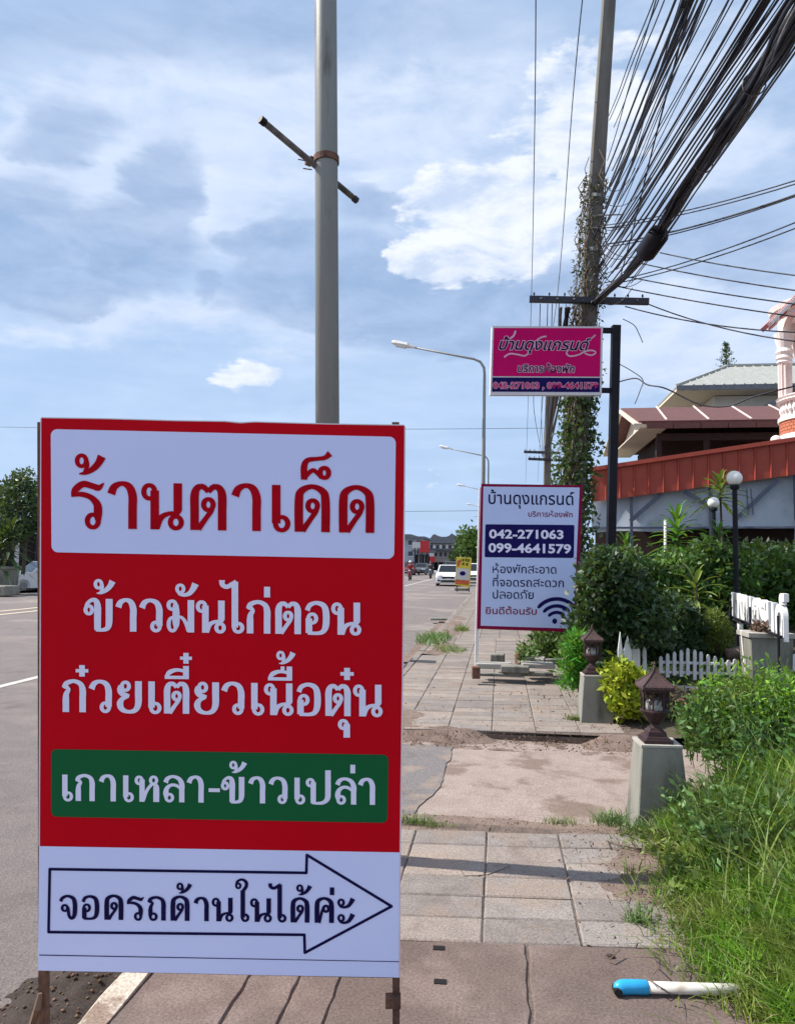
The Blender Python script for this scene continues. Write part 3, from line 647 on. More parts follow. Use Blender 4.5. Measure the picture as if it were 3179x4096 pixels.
def ftext(mb, s_, place, off=0., wst=.075, fit=None):
    """lay out s_ in em units; fit=(x0,x1) scales to span; place(x, y)"""
    x = 0.; items = []; prev = None
    for i_, c in enumerate(s_):
        if c in '่้๋์' and prev in ('ิ', 'ี', 'ึ', 'ื', 'ั'): items.append((c, x, .17))
        elif c in CUST: items.append((c, x, 0)); x += CUST[c][0]
        else:
            items.append((c, x, 0)); x += fchar(c, off)[2]
        prev = c
    tot = x
    sx = (fit[1] - fit[0]) / tot if fit else 1; ox = fit[0] if fit else 0
    for c, gx, dy in items:
        if c in CUST:
            for ln in CUST[c][1]:
                Q = catmull(ln, 5) if len(ln) > 2 else ln; V = []
                for k, (a, b_) in enumerate(Q):
                    p0, p1 = Q[max(k - 1, 0)], Q[min(k + 1, len(Q) - 1)]; d = math.hypot(p1[0] - p0[0], p1[1] - p0[1]) or 1
                    nx, ny = -(p1[1] - p0[1]) / d * (wst + off) / 2, (p1[0] - p0[0]) / d * (wst + off) / 2
                    V += [place(ox + (gx + a + nx) * sx, b_ + ny), place(ox + (gx + a - nx) * sx, b_ - ny)]
                mb.add(V, [(2 * k, 2 * k + 1, 2 * k + 3, 2 * k + 2) for k in range(len(Q) - 1)])
        else:
            V, Fs, _ = fchar(c, off)
            if V: mb.add([place(ox + (gx + v[0]) * sx, v[1] + dy) for v in V], Fs)
    return tot

# ------------------------------------------------------------------ the big red food-shop sign
D0 = 2.46
def sp(px, py, lay_=0.): return atd(px, py, D0 - lay_)
sgn = thing('shop_sign', atz(880, 4125), 'large red and white Thai food sign with a green band and a navy outlined arrow', 'sign')
def plate(name, pts, lay_, m, parent, th=.0, proj=sp):
    b = MB(); P = [proj(x, y, lay_) for x, y in pts]
    if th: b.slab(P, th, CF)
    else: b.add(P, [tuple(range(len(P)))])
    return b.build(name, m, parent)
def rrect(TL, TR, BR, BL, r, n=6):
    c = [np.array(p, float) for p in (TL, TR, BR, BL)]; out = []
    for k in range(4):
        p, a, b_ = c[k], c[k - 1], c[(k + 1) % 4]; ua = (a - p) / np.linalg.norm(a - p); ub = (b_ - p) / np.linalg.norm(b_ - p)
        for j in range(n + 1):
            t = j / n * math.pi / 2; out.append(tuple(p + ua * r * (1 - math.sin(t)) + ub * r * (1 - math.cos(t))))
    return out
top = [(165, 1672), (420, 1676), (700, 1684), (900, 1687), (960, 1693), (1020, 1689), (1300, 1697), (1617, 1702)]
bn = plate('banner', top + [(1610, 2500), (1598, 3411), (1594, 3912), (1100, 3903), (600, 3892), (152, 3884), (156, 3386), (161, 2500)], 0, A['vinyl_red'], sgn, .006)
plate('banner_edge', [(1617, 1702), (1622, 1708), (1616, 2500), (1603, 3411), (1600, 3912), (1594, 3912), (1598, 3411), (1610, 2500)], .001, A['edge'], bn, .005)
plate('banner_edge', [(165, 1672), (165, 1690), (163, 2500), (159, 3386), (154, 3386), (158, 2500), (161, 1674)], .001, A['edge'], bn, .005)
plate('banner_edge', [(165, 1668), (420, 1672), (700, 1680), (900, 1683), (960, 1688), (1020, 1685), (1300, 1693), (1617, 1698), (1617, 1702), (1300, 1697), (1020, 1689), (960, 1693), (900, 1687), (700, 1684), (420, 1676), (165, 1672)], 0, A['frame_white'], bn, .006)  # pale strip stands in for the bright highlight along the top edge
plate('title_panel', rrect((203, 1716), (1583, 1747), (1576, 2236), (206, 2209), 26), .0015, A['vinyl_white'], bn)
plate('green_panel', rrect((204, 2997), (1554, 3020), (1549, 3293), (204, 3268), 22), .0015, A['vinyl_green'], bn)
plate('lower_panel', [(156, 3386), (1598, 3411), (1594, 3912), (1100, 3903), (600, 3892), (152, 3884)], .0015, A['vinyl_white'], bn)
plate('fold_line', [(157, 3820), (1596, 3847), (1596, 3850), (157, 3824)], .0025, A['ink_navy'], bn)
b = MB()
ar = [(199, 3478), (1225, 3493), (1227, 3421), (1566, 3627), (1219, 3813), (1217, 3741), (194, 3730)]
for k in range(7):
    p0, p1 = np.array(ar[k], float), np.array(ar[(k + 1) % 7], float); u = (p1 - p0) / np.linalg.norm(p1 - p0); nn = np.array([-u[1], u[0]]) * 5.6
    p0 = p0 - u * 3; p1 = p1 + u * 3
    b.add([sp(*(p0 + nn), .0028 + k * 2e-5), sp(*(p1 + nn), .0028 + k * 2e-5), sp(*(p1 - nn), .0028 + k * 2e-5), sp(*(p0 - nn), .0028 + k * 2e-5)], [(0, 1, 2, 3)])
b.build('arrow_outline', A['ink_navy'], bn)
def line(glyphs, base, xh, m, thick=1., wx=1.):
    b = MB(); (xa, ya), (xb, yb) = base
    for ch, ox, s_, zx, *rest in glyphs:
        x0 = ox + zx / s_; k = rest[0] if rest else 1.; dy = rest[1] if len(rest) > 1 else 0.
        def pl(gx, gy, la, x0=x0, k=k, dy=dy):
            x = x0 + gx * xh * k * wx; yb_ = ya + (x - xa) / (xb - xa) * (yb - ya); return sp(x, yb_ - (gy * k + dy) * xh, .003 + la)
        glyph_mesh(b, ch, pl, thick)
    return b.build('lettering', m, bn)
a1, a2, s1 = 250, 880, 2.6077
line([('ร', a1, s1, 90), ('้', a1, s1, 132), ('า', a1, s1, 460), ('น', a1, s1, 825), ('ต', a1, s1, 1335), ('า', a2, s1, 110), ('เ', a2, s1, 543), ('ด', a2, s1, 780), ('็', a2, s1, 845, 1.), ('ด', a2, s1, 1243)],
     ((285, 2112), (1500, 2132)), 190, A['ink_red'], 1.07)
a1, a2, s1 = 310, 880, 2.873
line([('ข', a1, s1, 75), ('้', a1, s1, 190), ('า', a1, s1, 433), ('ว', a1, s1, 708), ('ม', a1, s1, 1030), ('ั', a1, s1, 1128), ('น', a1, s1, 1365), ('ไ', a2, s1, 0), ('ก', a2, s1, 298), ('่', a2, s1, 505), ('ต', a2, s1, 640), ('อ', a2, s1, 970), ('น', a2, s1, 1283)],
     ((380, 2524.5), (1400, 2540)), 132, A['ink_white'], 1.17)
a1, a2, s1, s2 = 230, 870, 2.6077, 2.53
line([('ก', a1, s1, 45), ('๋', a1, s1, 190, .9, .10), ('ว', a1, s1, 326), ('ย', a1, s1, 620), ('เ', a1, s1, 952), ('ต', a1, s1, 1115), ('ี', a1, s1, 1118), ('๋', a1, s1, 1278, .85, .60), ('ย', a1, s1, 1425),
      ('ว', a2, s2, 38), ('เ', a2, s2, 345), ('น', a2, s2, 475), ('ื', a2, s2, 510), ('้', a2, s2, 598, .9, .56), ('อ', a2, s2, 795), ('ต', a2, s2, 1095), ('๋', a2, s2, 1243, .95, .06), ('ุ', a2, s2, 1220), ('น', a2, s2, 1375)],
     ((250, 2848.5), (1500, 2867)), 130, A['ink_white'], 1.17)
a1, a2, s1, s2 = 220, 860, 2.568, 2.4926
line([('เ', a1, s1, 78), ('ก', a1, s1, 205), ('า', a1, s1, 448), ('เ', a1, s1, 703), ('ห', a1, s1, 820), ('ล', a1, s1, 1112), ('า', a1, s1, 1350), ('-', a1, s1, 1578),
      ('ข', a2, s2, 62), ('้', a2, s2, 146), ('า', a2, s2, 328), ('ว', a2, s2, 533), ('เ', a2, s2, 795), ('ป', a2, s2, 907), ('ล', a2, s2, 1197), ('่', a2, s2, 1348, 1., .07), ('า', a2, s2, 1423)],
     ((250, 3204), (1500, 3220.6)), 107, A['ink_white'], 1.17)
a1, a2, s1, s2 = 220, 840, 2.648, 2.648
line([('จ', a1, s1, 35), ('อ', a1, s1, 275), ('ด', a1, s1, 525, 1.04), ('ร', a1, s1, 762), ('ถ', a1, s1, 976), ('ด', a1, s1, 1226, 1.04), ('้', a1, s1, 1288), ('า', a1, s1, 1464),
      ('น', a2, s2, 20), ('ใ', a2, s2, 258), ('น', a2, s2, 426), ('ไ', a2, s2, 622, 1.), ('ด', a2, s2, 855, 1.04), ('้', a2, s2, 915), ('ค', a2, s2, 1110, 1.06), ('่', a2, s2, 1268, 1., .05), ('ะ', a2, s2, 1350, 1.05)],
     ((235, 3678), (1415, 3695)), 97, A['ink_navy'], 1.12)
# rusty frame behind the vinyl, and the legs
def spb(px, py, back): return atd(px, py, D0 + back)
b = MB()
for p_, q_ in (((180, 1690), (1600, 1718)), ((172, 3860), (1580, 3890)), ((180, 2600), (1598, 2620))): b = MB(); b.bar(spb(*p_, .022), spb(*q_, .022), .025, up=CU); b.build('frame_rail', A['rust'], sgn)
for (x0, x1, xg) in ((172, 168, 182), (1582, 1577, 1584)):
    b = MB(); g0 = spb(xg, 4160, .02); g0.z = -.14 if xg < 500 else -.01
    b.bar(spb(x0, 1690, .023), g0, .030, .024, up=CR); b.build('leg', A['rust'], sgn)
b = MB(); pL = spb(150, 4020, 0)
b.tube([spb(160, 3975, -.012), spb(150, 4030, -.02), atz(120, 4145, -.15)], [.007, .012, .016], 6); o = b.build('wooden_stake', A['wood'], sgn)
b = MB(); b.box(spb(1572, 4005, .0), (.05, .03, .035), M=CM.to_3x3() @ Matrix.Rotation(R(90), 3, 'X')); b.build('leg_collar', A['rust'], sgn)

# ------------------------------------------------------------------ grey lamp post behind the sign, with its clamp and pipe
Yp = 3.98
pa, pb = aty(1309, 1700, Yp), aty(1303, 60, Yp); dv_ = (pb - pa).normalized(); base = pa - dv_ * (pa.z / dv_.z); 
gp = thing('street_pole', base, 'tall pale grey round street pole rising behind the big red sign', 'pole')
b = MB(); b.tube([base, base + dv_ * 4.6, base + dv_ * 9.2], [.0685, .0625, .052], 28); b.build('pole', A['galv'], gp, smooth=True)
b = MB(); cc = base + dv_ * ((aty(1300, 640, Yp).z) / dv_.z); b.tube([cc - dv_ * .018, cc + dv_ * .018], .072, 24)
b.bar(cc + Vector((-.07, -.02, 0)), cc + Vector((-.115, .02, 0)), .035, .03); b.build('clamp', A['rust'], gp)
b = MB(); e0, e1 = atd(1042, 476, 3.92), atd(1425, 800, 4.42); b.tube([e0, e0.lerp(e1, .5), e1], .0175, 10); pp = b.build('cross_pipe', A['cable_grey'], gp, smooth=True)
b = MB(); u = (e1 - e0).normalized(); b.tube([e0 - u * .004, e0 + u * .03], .0215, 10); b.build('pipe_cap', A['blacktube'], pp)
b = MB(); b.tube([e1 - u * .03, e1 + u * .004], .0205, 10); b.build('pipe_cap', A['darksteel'], pp)
b = MB(); b.tube([cc + Vector((-.08, 0, -.005)), cc + Vector((-.16, -.01, .01))], .0035, 5); b.tube([cc + Vector((-.08, -.01, -.055)), cc + Vector((-.13, -.01, -.045))], .0035, 5); b.build('wire_end', A['cable_grey'], gp)

# ------------------------------------------------------------------ street lamps along the kerb
def lamp(X, Y, n):
    labels = ['nearest tall street lamp, its long arm reaching left above the pink sign', 'second street lamp along the kerb, left of the pink sign', 'third street lamp along the kerb, its head level with the white sign top', 'fourth far street lamp just left of the white sign', 'farthest tiny street lamp arm over the road']
    t = thing('street_lamp', (X, Y, 0), labels[n], 'street lamp', 'street lamps along the kerb')
    b = MB(); b.tube([(X, Y, 0), (X, Y, 4.5), (X + .03, Y, 8.35), (X + .01, Y, 8.6), (X - .12, Y, 8.82), (X - .35, Y, 8.93), (X - 2.55, Y, 9.42)], [.095, .075, .052, .05, .046, .042, .034], 10); b.build('pole', A['galv'], t, smooth=True)
    hx = X - 2.5
    b = MB(); V = []
    for x, hw, zt, zb in ((0, .045, .05, -.03), (-.22, .10, .085, -.055), (-.30, .15, .10, -.06), (-.78, .14, .11, -.05), (-.88, .09, .06, -.02)):
        c_ = Vector((hx + x, Y, 9.42 - x * .22)); V += [c_ + Vector((0, -hw, 0)), c_ + Vector((0, -hw * .6, zt)), c_ + Vector((0, hw * .6, zt)), c_ + Vector((0, hw, 0)), c_ + Vector((0, hw * .6, zb)), c_ + Vector((0, -hw * .6, zb))]
    b.add(V, [(i * 6 + k, i * 6 + (k + 1) % 6, i * 6 + 6 + (k + 1) % 6, i * 6 + 6 + k) for i in range(4) for k in range(6)] + [(0, 1, 2, 3, 4, 5), tuple(24 + k for k in range(6))])
    b.build('lamp_head', A['white'], t)
    b = MB(); b.box((hx - .55, Y, 9.42 + .12 - .075), (.38, .2, .05), M=Matrix.Rotation(R(12.5), 3, 'Y')); b.build('lens', A['lightglass'], t)
for n, (px, Y) in enumerate(((1936, 27), (1955, 52), (1962, 78), (1968, 104), (1972, 130))): lamp((px - 2003) / 3000 * Y, Y, n)

# ------------------------------------------------------------------ utility poles with crossarms, creeper and cables
def upole(basepx, toppx, Y, r0, r1, label, arms, group='utility poles'):
    bz = aty(*basepx, Y); tp = aty(*toppx, Y); d = (tp - bz).normalized(); bz = bz - d * (bz.z / d.z)
    t = thing('utility_pole', bz, label, 'utility pole', group)
    b = MB(); V = []
    for p_, r_ in ((bz, r0), (tp, r1)):
        for sx, sy in ((-1, -.8), (-.8, -1), (.8, -1), (1, -.8), (1, .8), (.8, 1), (-.8, 1), (-1, .8)): V.append(p_ + Vector((sx * r_, sy * r_ * 1.1, 0)))
    b.add(V, [(k, (k + 1) % 8, 8 + (k + 1) % 8, 8 + k) for k in range(8)] + [tuple(range(8)), tuple(range(8, 16))]); b.build('pole', A['pole_concrete'], t)
    for (p0, p1, th) in arms:
        e0, e1 = aty(*p0, Y - r0 - .05), aty(*p1, Y - r0 - .05); b = MB(); b.bar(e0, e1, th, th); arm = b.build('crossarm', A['darksteel'], t)
        u = (e1 - e0)
        for f_ in (.04, .17, .30, .72, .83, .95):
            b = MB(); c_ = e0 + u * f_ + Vector((0, 0, th / 2)); b.lathe(c_, [(.008, 0), (.008, .03), (.018, .033), (.014, .05), (.018, .055), (.006, .075)], 8); b.build('insulator', A['cable'], arm)
        for f_ in (.1, .24, .38, .62, .78, .9): b = MB(); b.lathe(e0 + u * f_ + Vector((0, -th / 2 - .012, -.01)), [(.016, 0), (.016, .02)], 6); b.build('bolt', A['galv'], arm)
    return t, bz, d
UY = 12.6
up, ub, ud = upole((2258, 2600), (2452, -260), UY, .15, .105, 'tall leaning concrete utility pole overgrown with creeper, beside the pink sign', [((2117, 1196), (2594, 1206), .095)])
def up_at(py): # point on the pole axis at image height py
    for k in range(1200):
        p_ = ub + ud * (k * .01)
        v = p_ - CO; yy = PH / 2 - F_PX * v.dot(CU) / v.dot(CF)
        if yy < py: return p_
    return p_
upole((2178, 2420), (2196, 1500), 31, .16, .13, 'far utility pole with two crossarms, its foot hidden behind the white sign', [((2095, 1807), (2238, 1812), .1), ((2112, 1835), (2262, 1842), .1)])
# steel stays and bands on the near pole
for py in (795, 1010, 1130):
    b = MB(); c_ = up_at(py); b.tube([c_ - ud * .03, c_ + ud * .03], .165, 8); b.build('pole_band', A['galv'], up)
b = MB(); b.tube([up_at(880) + Vector((-.05, -.17, 0)), up_at(880) + Vector((.45, -.2, -.02))], .012, 5); b.build('steel_stay', A['galv'], up); b = MB(); b.tube([up_at(930) + Vector((-.05, -.17, 0)), up_at(930) + Vector((.5, -.2, -.03))], .012, 5); b.build('steel_stay', A['galv'], up)
# creeper
n = 15000; hh = RNG.random(n) ** 1.15 * up_at(700).z; P = np.array([tuple(ub + ud * (h_ / ud.z)) for h_ in hh]); th = RNG.uniform(0, 6.28, n)
lump = .5 + .5 * np.abs(np.sin(hh * 2.3) * np.cos(hh * 5.1 + 1)) + .25
rr_ = (.13 + .30 * RNG.random(n) ** 2.0 * lump * np.clip(1.25 - hh / 9, .25, 1)); P[:, 0] += np.cos(th) * rr_ - .03; P[:, 1] += np.sin(th) * rr_
cr = thing('creeper', ub, 'green and dry creeper climbing the leaning utility pole', 'creeper plant')
k = hh < 4.8
link(leafmesh('leaf_mass', P[k], .085, .6, (0, 0, -.5)), 'leaf_mass', A['creeper'], cr); cr.children[0]['kind'] = 'stuff'
link(leafmesh('leaf_mass', P[~k][::2], .065, .4, (0, 0, -.7)), 'dry_leaf_mass', A['creeper_dry'], cr); cr.children[-1]['kind'] = 'stuff'
b = MB()
for k in range(130):
    h0 = random.uniform(.5, 7.6); p_ = ub + ud * (h0 / ud.z); a = random.uniform(0, 6.28); pts = []
    for j in range(5):
        r_ = .16 + random.uniform(0, .16) * (1 if j % 2 else .3); a += random.uniform(-.5, .5)
        pts.append(p_ + ud * (j * .22) + Vector((math.cos(a) * r_ - .03, math.sin(a) * r_, 0)))
    b.tube(pts, .006 + random.random() * .005, 4)
b.build('vine_stem', A['twig'], cr)['kind'] = 'stuff'

cabn = [0]
def cable(pts, r=.011, sag=0., label='thin black cable fanning up and overhead from the leaning utility pole', group='cables fanning overhead', n=14, m=None, name='overhead_cable', jit=.0, sides=5):
    pts = [Vector(p) for p in pts]
    if len(pts) == 2:
        a, c_ = pts; pts = []
        wob = [random.uniform(-jit, jit) for _ in range(4)]
        for k in range(n + 1):
            t = k / n; p_ = a.lerp(c_, t); p_.z -= sag * 4 * t * (1 - t)
            p_ += Vector((math.sin(t * 9 + wob[0] * 40) * jit, 0, math.sin(t * 14 + wob[1] * 60) * jit)); pts.append(p_)
    b = MB(); b.tube(pts, r, sides); o = b.build(name, m or A['cable'], None, tuple(pts[0]), smooth=True)
    return tag(o, label, 'cable', group)
Z8 = .5776
def z8(x, y): return 2200 + x * Z8, y * Z8
def fan(x0, y0, x1, y1, r=.010, d0=12.4, d1=4.6, sag=.06, ext=.25, **kw):
    a, c_ = atd(*z8(x0, y0), d0), atd(*z8(x1, y1), d1); c_ = a.lerp(c_, 1 + ext); return cable([a, c_], r, sag, jit=.006, **kw)
ORD = ['first', 'second', 'third', 'fourth', 'fifth', 'sixth', 'seventh', 'eighth', 'ninth', 'tenth', 'eleventh', 'twelfth', 'thirteenth', 'fourteenth']
LA = 'thin black cable in the left fan rising beside the leaning utility pole'; GA = 'left fan of cables'
for k_, q_ in enumerate(((405, 800, 705, 0), (395, 1110, 722, 0), (410, 830, 738, 0), (440, 880, 778, 0))): fan(*q_, r=.0065, d1=6.5, sag=.03, label=ORD[k_] + ' hair-thin cable counted from the left at the top edge, right of the pole', group='hair-thin cables')
for k_, (q_, r_) in enumerate(sorted((((330, 1330, 852, 0), .011), ((350, 1420, 905, 0), .012), ((430, 1180, 925, 0), .010), ((380, 1440, 945, 0), .014), ((300, 1650, 972, 0), .013), ((440, 1250, 1002, 0), .010), ((360, 1600, 1048, 0), .012), ((440, 1330, 1102, 0), .007), ((410, 1300, 965, 0), .008), ((420, 1290, 1035, 0), .009)), key=lambda t: t[0][2])):
    fan(*q_, r=r_, d1=6.0, sag=.04, label=ORD[k_] + ' cable from the left in the left fan where it meets the top edge', group=GA)
fan(480, 1930, 960, 0, r=.009, d1=6, label='single cable crossing steeply between the two fans of cables', group=None)
LB = 'thin black cable in the middle fan, above the thick cable bundle'; GB = 'middle fan of cables'
for k_, (q_, r_) in enumerate(sorted((((330, 1750, 1330, 0), .011), ((350, 1740, 1418, 0), .010), ((300, 1850, 1440, 0), .009), ((340, 1850, 1455, 0), .010), ((330, 1900, 1482, 0), .009), ((400, 1700, 1540, 0), .010), ((420, 1720, 1470, 0), .009)), key=lambda t: t[0][2])):
    fan(*q_, r=r_, d1=5.2, label=ORD[k_] + ' cable from the left in the middle fan where it meets the top edge', group=GB)
LC = 'black cable running close along the upper side of the thick bundle'; GC = 'cables along the bundle'
for k_, (q_, r_) in enumerate((((380, 1850, 1602, 0), .011), ((420, 1850, 1620, 0), .010), ((430, 1890, 1645, 0), .009), ((460, 1860, 1690, 0), .011), ((400, 1920, 1700, 30), .012), ((420, 1960, 1700, 70), .012), ((560, 1960, 1700, 560 - 300), .008), ((520, 1990, 1700, 300), .008))):
    fan(*q_, r=r_, d1=4.8, label=ORD[k_] + ' cable counted down from the middle fan towards the thick bundle', group=GC)
TH = []
for k_ in range(16):
    f_ = random.random(); x0 = 320 + 130 * f_ + random.uniform(-30, 30); y0 = 1900 - 500 * f_ + random.uniform(-60, 60); x1 = 1660 - 780 * f_ + random.uniform(-40, 40); TH.append((x0, y0, x1, 0))
for k_, q_ in enumerate(sorted(TH, key=lambda t: t[2])): fan(*q_, r=random.choice([.004, .0045, .0055]), d1=5.4, sag=random.uniform(.02, .12), label='hair-thin wire strung loosely among the thicker overhead cables', group='hair-thin wires among the cables')
# thick bundle of strands
bd = thing('cable_bundle', atd(*z8(330, 2078), 12.4), 'thick twisted bundle of black telecom cables running from the pole to the upper right', 'cable bundle')
BP = [atd(*z8(310, 2095), 12.35), atd(*z8(500, 1925), 11.3), atd(*z8(700, 1690), 9.8), atd(*z8(880, 1400), 8.5), atd(*z8(1100, 1080), 7.2), atd(*z8(1400, 600), 5.7), atd(*z8(1720, 95), 4.55)]; BP.append(BP[-1] + (BP[-1] - BP[-2]) * 1.2)
BPc = [Vector(p) for p in catmull([tuple(p) for p in BP], 8)]
def bpath(t): f_ = t * (len(BPc) - 1); i_ = min(int(f_), len(BPc) - 2); return BPc[i_].lerp(BPc[i_ + 1], f_ - i_)
A0, A1 = BPc[0], BPc[-1]; du_, dw_ = frame(A1 - A0)
for k in range(34):
    ph = random.uniform(0, 6.28); rr0 = random.uniform(.01, .066); tw = random.uniform(-3, 3); pts = []
    for j in range(45):
        t = j / 44; a = ph + tw * t * 3 + .4 * math.sin(t * 20 + ph); r_ = rr0 * (.75 + .5 * t) * (1 + .2 * math.sin(t * 31 + ph))
        p_ = bpath(t); pts.append(p_ + (du_ * math.cos(a) + dw_ * math.sin(a)) * r_)
    b = MB(); b.tube(pts, random.choice([.010, .013, .016, .019]), 5); b.build('cable_strand', A['cable_grey'] if k % 3 == 0 else A['cable'], bd, smooth=True)
for t in (.29, .55, .72):
    b = MB()
    p_ = bpath(t); pts = [p_ + (du_ * math.cos(a) + dw_ * math.sin(a)) * .085 for a in np.linspace(0, 6.28, 14)]; b.tube(pts, .006, 4); b.build('tie_wrap', A['cable_grey'], bd)
s0, s1_ = atd(*z8(650, 1765), 9.9), atd(*z8(765, 1600), 9.3)
b = MB(); b.tube([s0, s0.lerp(s1_, .15), s0.lerp(s1_, .85), s1_], [.09, .135, .135, .09], 14); sc_ = b.build('splice_box', A['blacktube'], None, tuple(s0), smooth=True); tag(sc_, 'black cylindrical splice box hanging on the thick cable bundle', 'splice box')
# loose loops and wire ends near the pole
for k in range(9):
    a = up_at(1250 - 62 * k) + Vector((random.uniform(-.2, .1), -.2, 0)); c_ = a + Vector((random.uniform(.3, .9), -.3, random.uniform(-.6, .5)))
    cable([a, c_], .006, random.uniform(.05, .3), label=ORD[k] + ' loose wire loop counted up the creeper right of the leaning pole', group='loose wires on the pole', name='loose_wire')
lw = [(2471, 1528), (2543, 1513), (2590, 1539), (2663, 1554), (2798, 1617), (2912, 1624), (3015, 1586), (3179, 1544)]
cable(catm := [Vector(p) for p in catmull([tuple(aty(x, y, 12 - i * .25)) for i, (x, y) in enumerate(lw)], 6)], .011, label='drooping black wire crossing in front of the tiled roofs', group=None)
cable([Vector(p) for p in catmull([tuple(aty(x, y, 12)) for x, y in ((2471, 1453), (2520, 1480), (2570, 1518), (2560, 1560), (2545, 1600), (2538, 1615))], 5)], .007, label='thin broken wire end dangling right of the black sign post', group=None)
cable([Vector(p) for p in catmull([tuple(aty(x, y, 12)) for x, y in ((2490, 1275), (2535, 1300), (2555, 1335), (2570, 1370))], 5)], .007, label='short curved loose wire above the tiled roofs', group=None)
for i_, (x0, y0, x1, y1) in enumerate(((2380, 905, 3179, 693), (2385, 915, 3179, 707), (2430, 975, 3179, 751), (2440, 985, 3179, 757), (2420, 1130, 3179, 861), (2425, 1140, 3179, 884))):
    a, c_ = aty(x0, y0, 12.4), aty(x1, y1, 9.0); cable([a, a.lerp(c_, 1.3)], .009 if i_ != 2 else .013, .12, label=ORD[i_] + ' from the top of six service wires rising gently to the right edge', group='rising service wires')
for i_, (x0, y0, x1, y1) in enumerate(((2640, 1010, 3179, 1089), (2560, 1052, 3179, 1149), (2480, 1100, 3179, 1204), (2470, 1145, 3179, 1254), (2500, 1225, 3179, 1293), (2590, 1215, 3179, 1329))):
    a, c_ = aty(x0, y0, 12.4), aty(x1, y1, 10.5); cable([a, a.lerp(c_, 1.4)], .010, .05 + .1 * (i_ > 3), label=ORD[i_] + ' from the top of six service wires descending right towards the villa', group='descending service wires')
def hi(pts, r, label):
    P = [tuple(aty(x, y, Y)) for x, y, Y in pts]; cable([Vector(p) for p in catmull(P, 6)], r, label=label, group='high wires over the pavement')
hi([(2143, -150, 9.5), (2138, 500, 13), (2125, 1190, 22), (2112, 1600, 30), (2102, 1930, 60)], .009, 'left one of the two long high wires passing over the pavement')
hi([(2345, -150, 9.5), (2290, 400, 13), (2228, 1190, 21), (2170, 1600, 30), (2150, 1930, 60)], .009, 'right one of the two long high wires, between pink sign and leaning pole')
for k in range(14):
    x0, x1, x2 = 2265 + random.uniform(-35, 40), 2215 + random.uniform(-22, 25), 2188 + random.uniform(-16, 14)
    P = [tuple(aty(x0, 1230, 12.3)), tuple(aty(x1, 1600, 17 + random.uniform(-1, 1))), tuple(aty(x2, 1820 + random.uniform(-30, 20), 30.5))]
    cable([Vector(p) for p in catmull(P, 8)], random.choice([.012, .017, .024]), label='black cable running down the street from the leaning pole to the far pole', group='cables to the far pole', m=A['cable_grey'] if k % 3 == 0 else None)
for x, w_ in ((2160, 4), (2178, 5), (2205, 3), (2130, 3)):
    cable([Vector(p) for p in catmull([tuple(aty(x + 30, 1215, 12.5)), tuple(aty(x + 22, 1450, 15)), tuple(aty(x + 5, 1640, 19)), tuple(aty(2170, 1830, 31))], 6)], .008, label='thin sagging wire left of the leaning pole running to the far pole', group='thin wires to the far pole')
for y0, y1, Y, lb in ((1702, 1712, 34, 'thin wire crossing the street just above the big red sign top'), (2052, 2040, 70, 'dark wire crossing the far street above the cars')):
    a, c_ = aty(-300, y0, Y), aty(2150 if Y > 50 else 2180, y1, Y); cable([a, c_], .018 if Y > 50 else .010, .12, label=lb, group=None)

# ------------------------------------------------------------------ pink sign on the black post
PD = 11.0
def pp_(px, py, la=0.): return atd(px, py, PD - la)
bp = thing('sign_post', atd(2432, 2640, PD + .15), 'black square steel post with two short brackets beside the pink sign', 'post')
b = MB(); b.bar(atd(2463, 1302, PD + .12), atd(2431, 2660, PD + .12), .118, .118, up=CF); b.build('post', A['blacktube'], bp)
for y in (1322, 1562):
    b = MB(); b.bar(atd(2395, y - 1, PD + .12), atd(2447, y, PD + .12), .07, .08, up=CF); b.build('bracket', A['blacktube'], bp)
ps = thing('hotel_sign', atd(2185, 1578, PD), 'magenta hanging sign with looping script and a navy phone number strip', 'sign')
plate('frame', [(1968, 1303), (2411, 1305), (2406, 1580), (1960, 1579)], 0, A['frame_white'], ps, .12, pp_)
fc = plate('face', [(1975, 1311), (2403, 1312), (2399, 1506), (1969, 1504)], .004, A['magenta'], ps, 0, pp_)
plate('number_strip', [(1969, 1509), (2399, 1511), (2398, 1568), (1967, 1566)], .004, A['navy'], ps, 0, pp_)
def txt(parent, proj, s_, x0, x1, yb0, yb1, em, m, off=0., la=.006, shear=0., wst=.075):
    b = MB(); ftext(b, s_, lambda x, y: proj(x + shear * y * em, yb0 + (yb1 - yb0) * (x - x0) / (x1 - x0) - y * em, la), off, wst, (x0, x1)); return b.build('lettering', m, parent)
nm = 'บ้านดุงแกรนด์'
txt(ps, pp_, nm, 1988, 2350, 1397, 1400, 62, A['pinkink'], .055, .006, .32)
txt(ps, pp_, nm, 1988, 2350, 1397, 1400, 62, A['ink_navy'], .012, .009, .32)
txt(ps, pp_, 'บริการห้องพัก', 2066, 2298, 1487, 1489, 42, A['pinkink'], .07, .006, .15)
txt(ps, pp_, 'บริการห้องพัก', 2066, 2298, 1487, 1489, 42, A['ink_navy'], .01, .009, .15)
txt(ps, pp_, '042-271063 , 099-4641579', 1972, 2392, 1553, 1554, 35, A['pinkink'], .07, .006)
txt(ps, pp_, '042-271063 , 099-4641579', 1972, 2392, 1553, 1554, 35, A['magenta'], .01, .009)
Z3 = 3.685
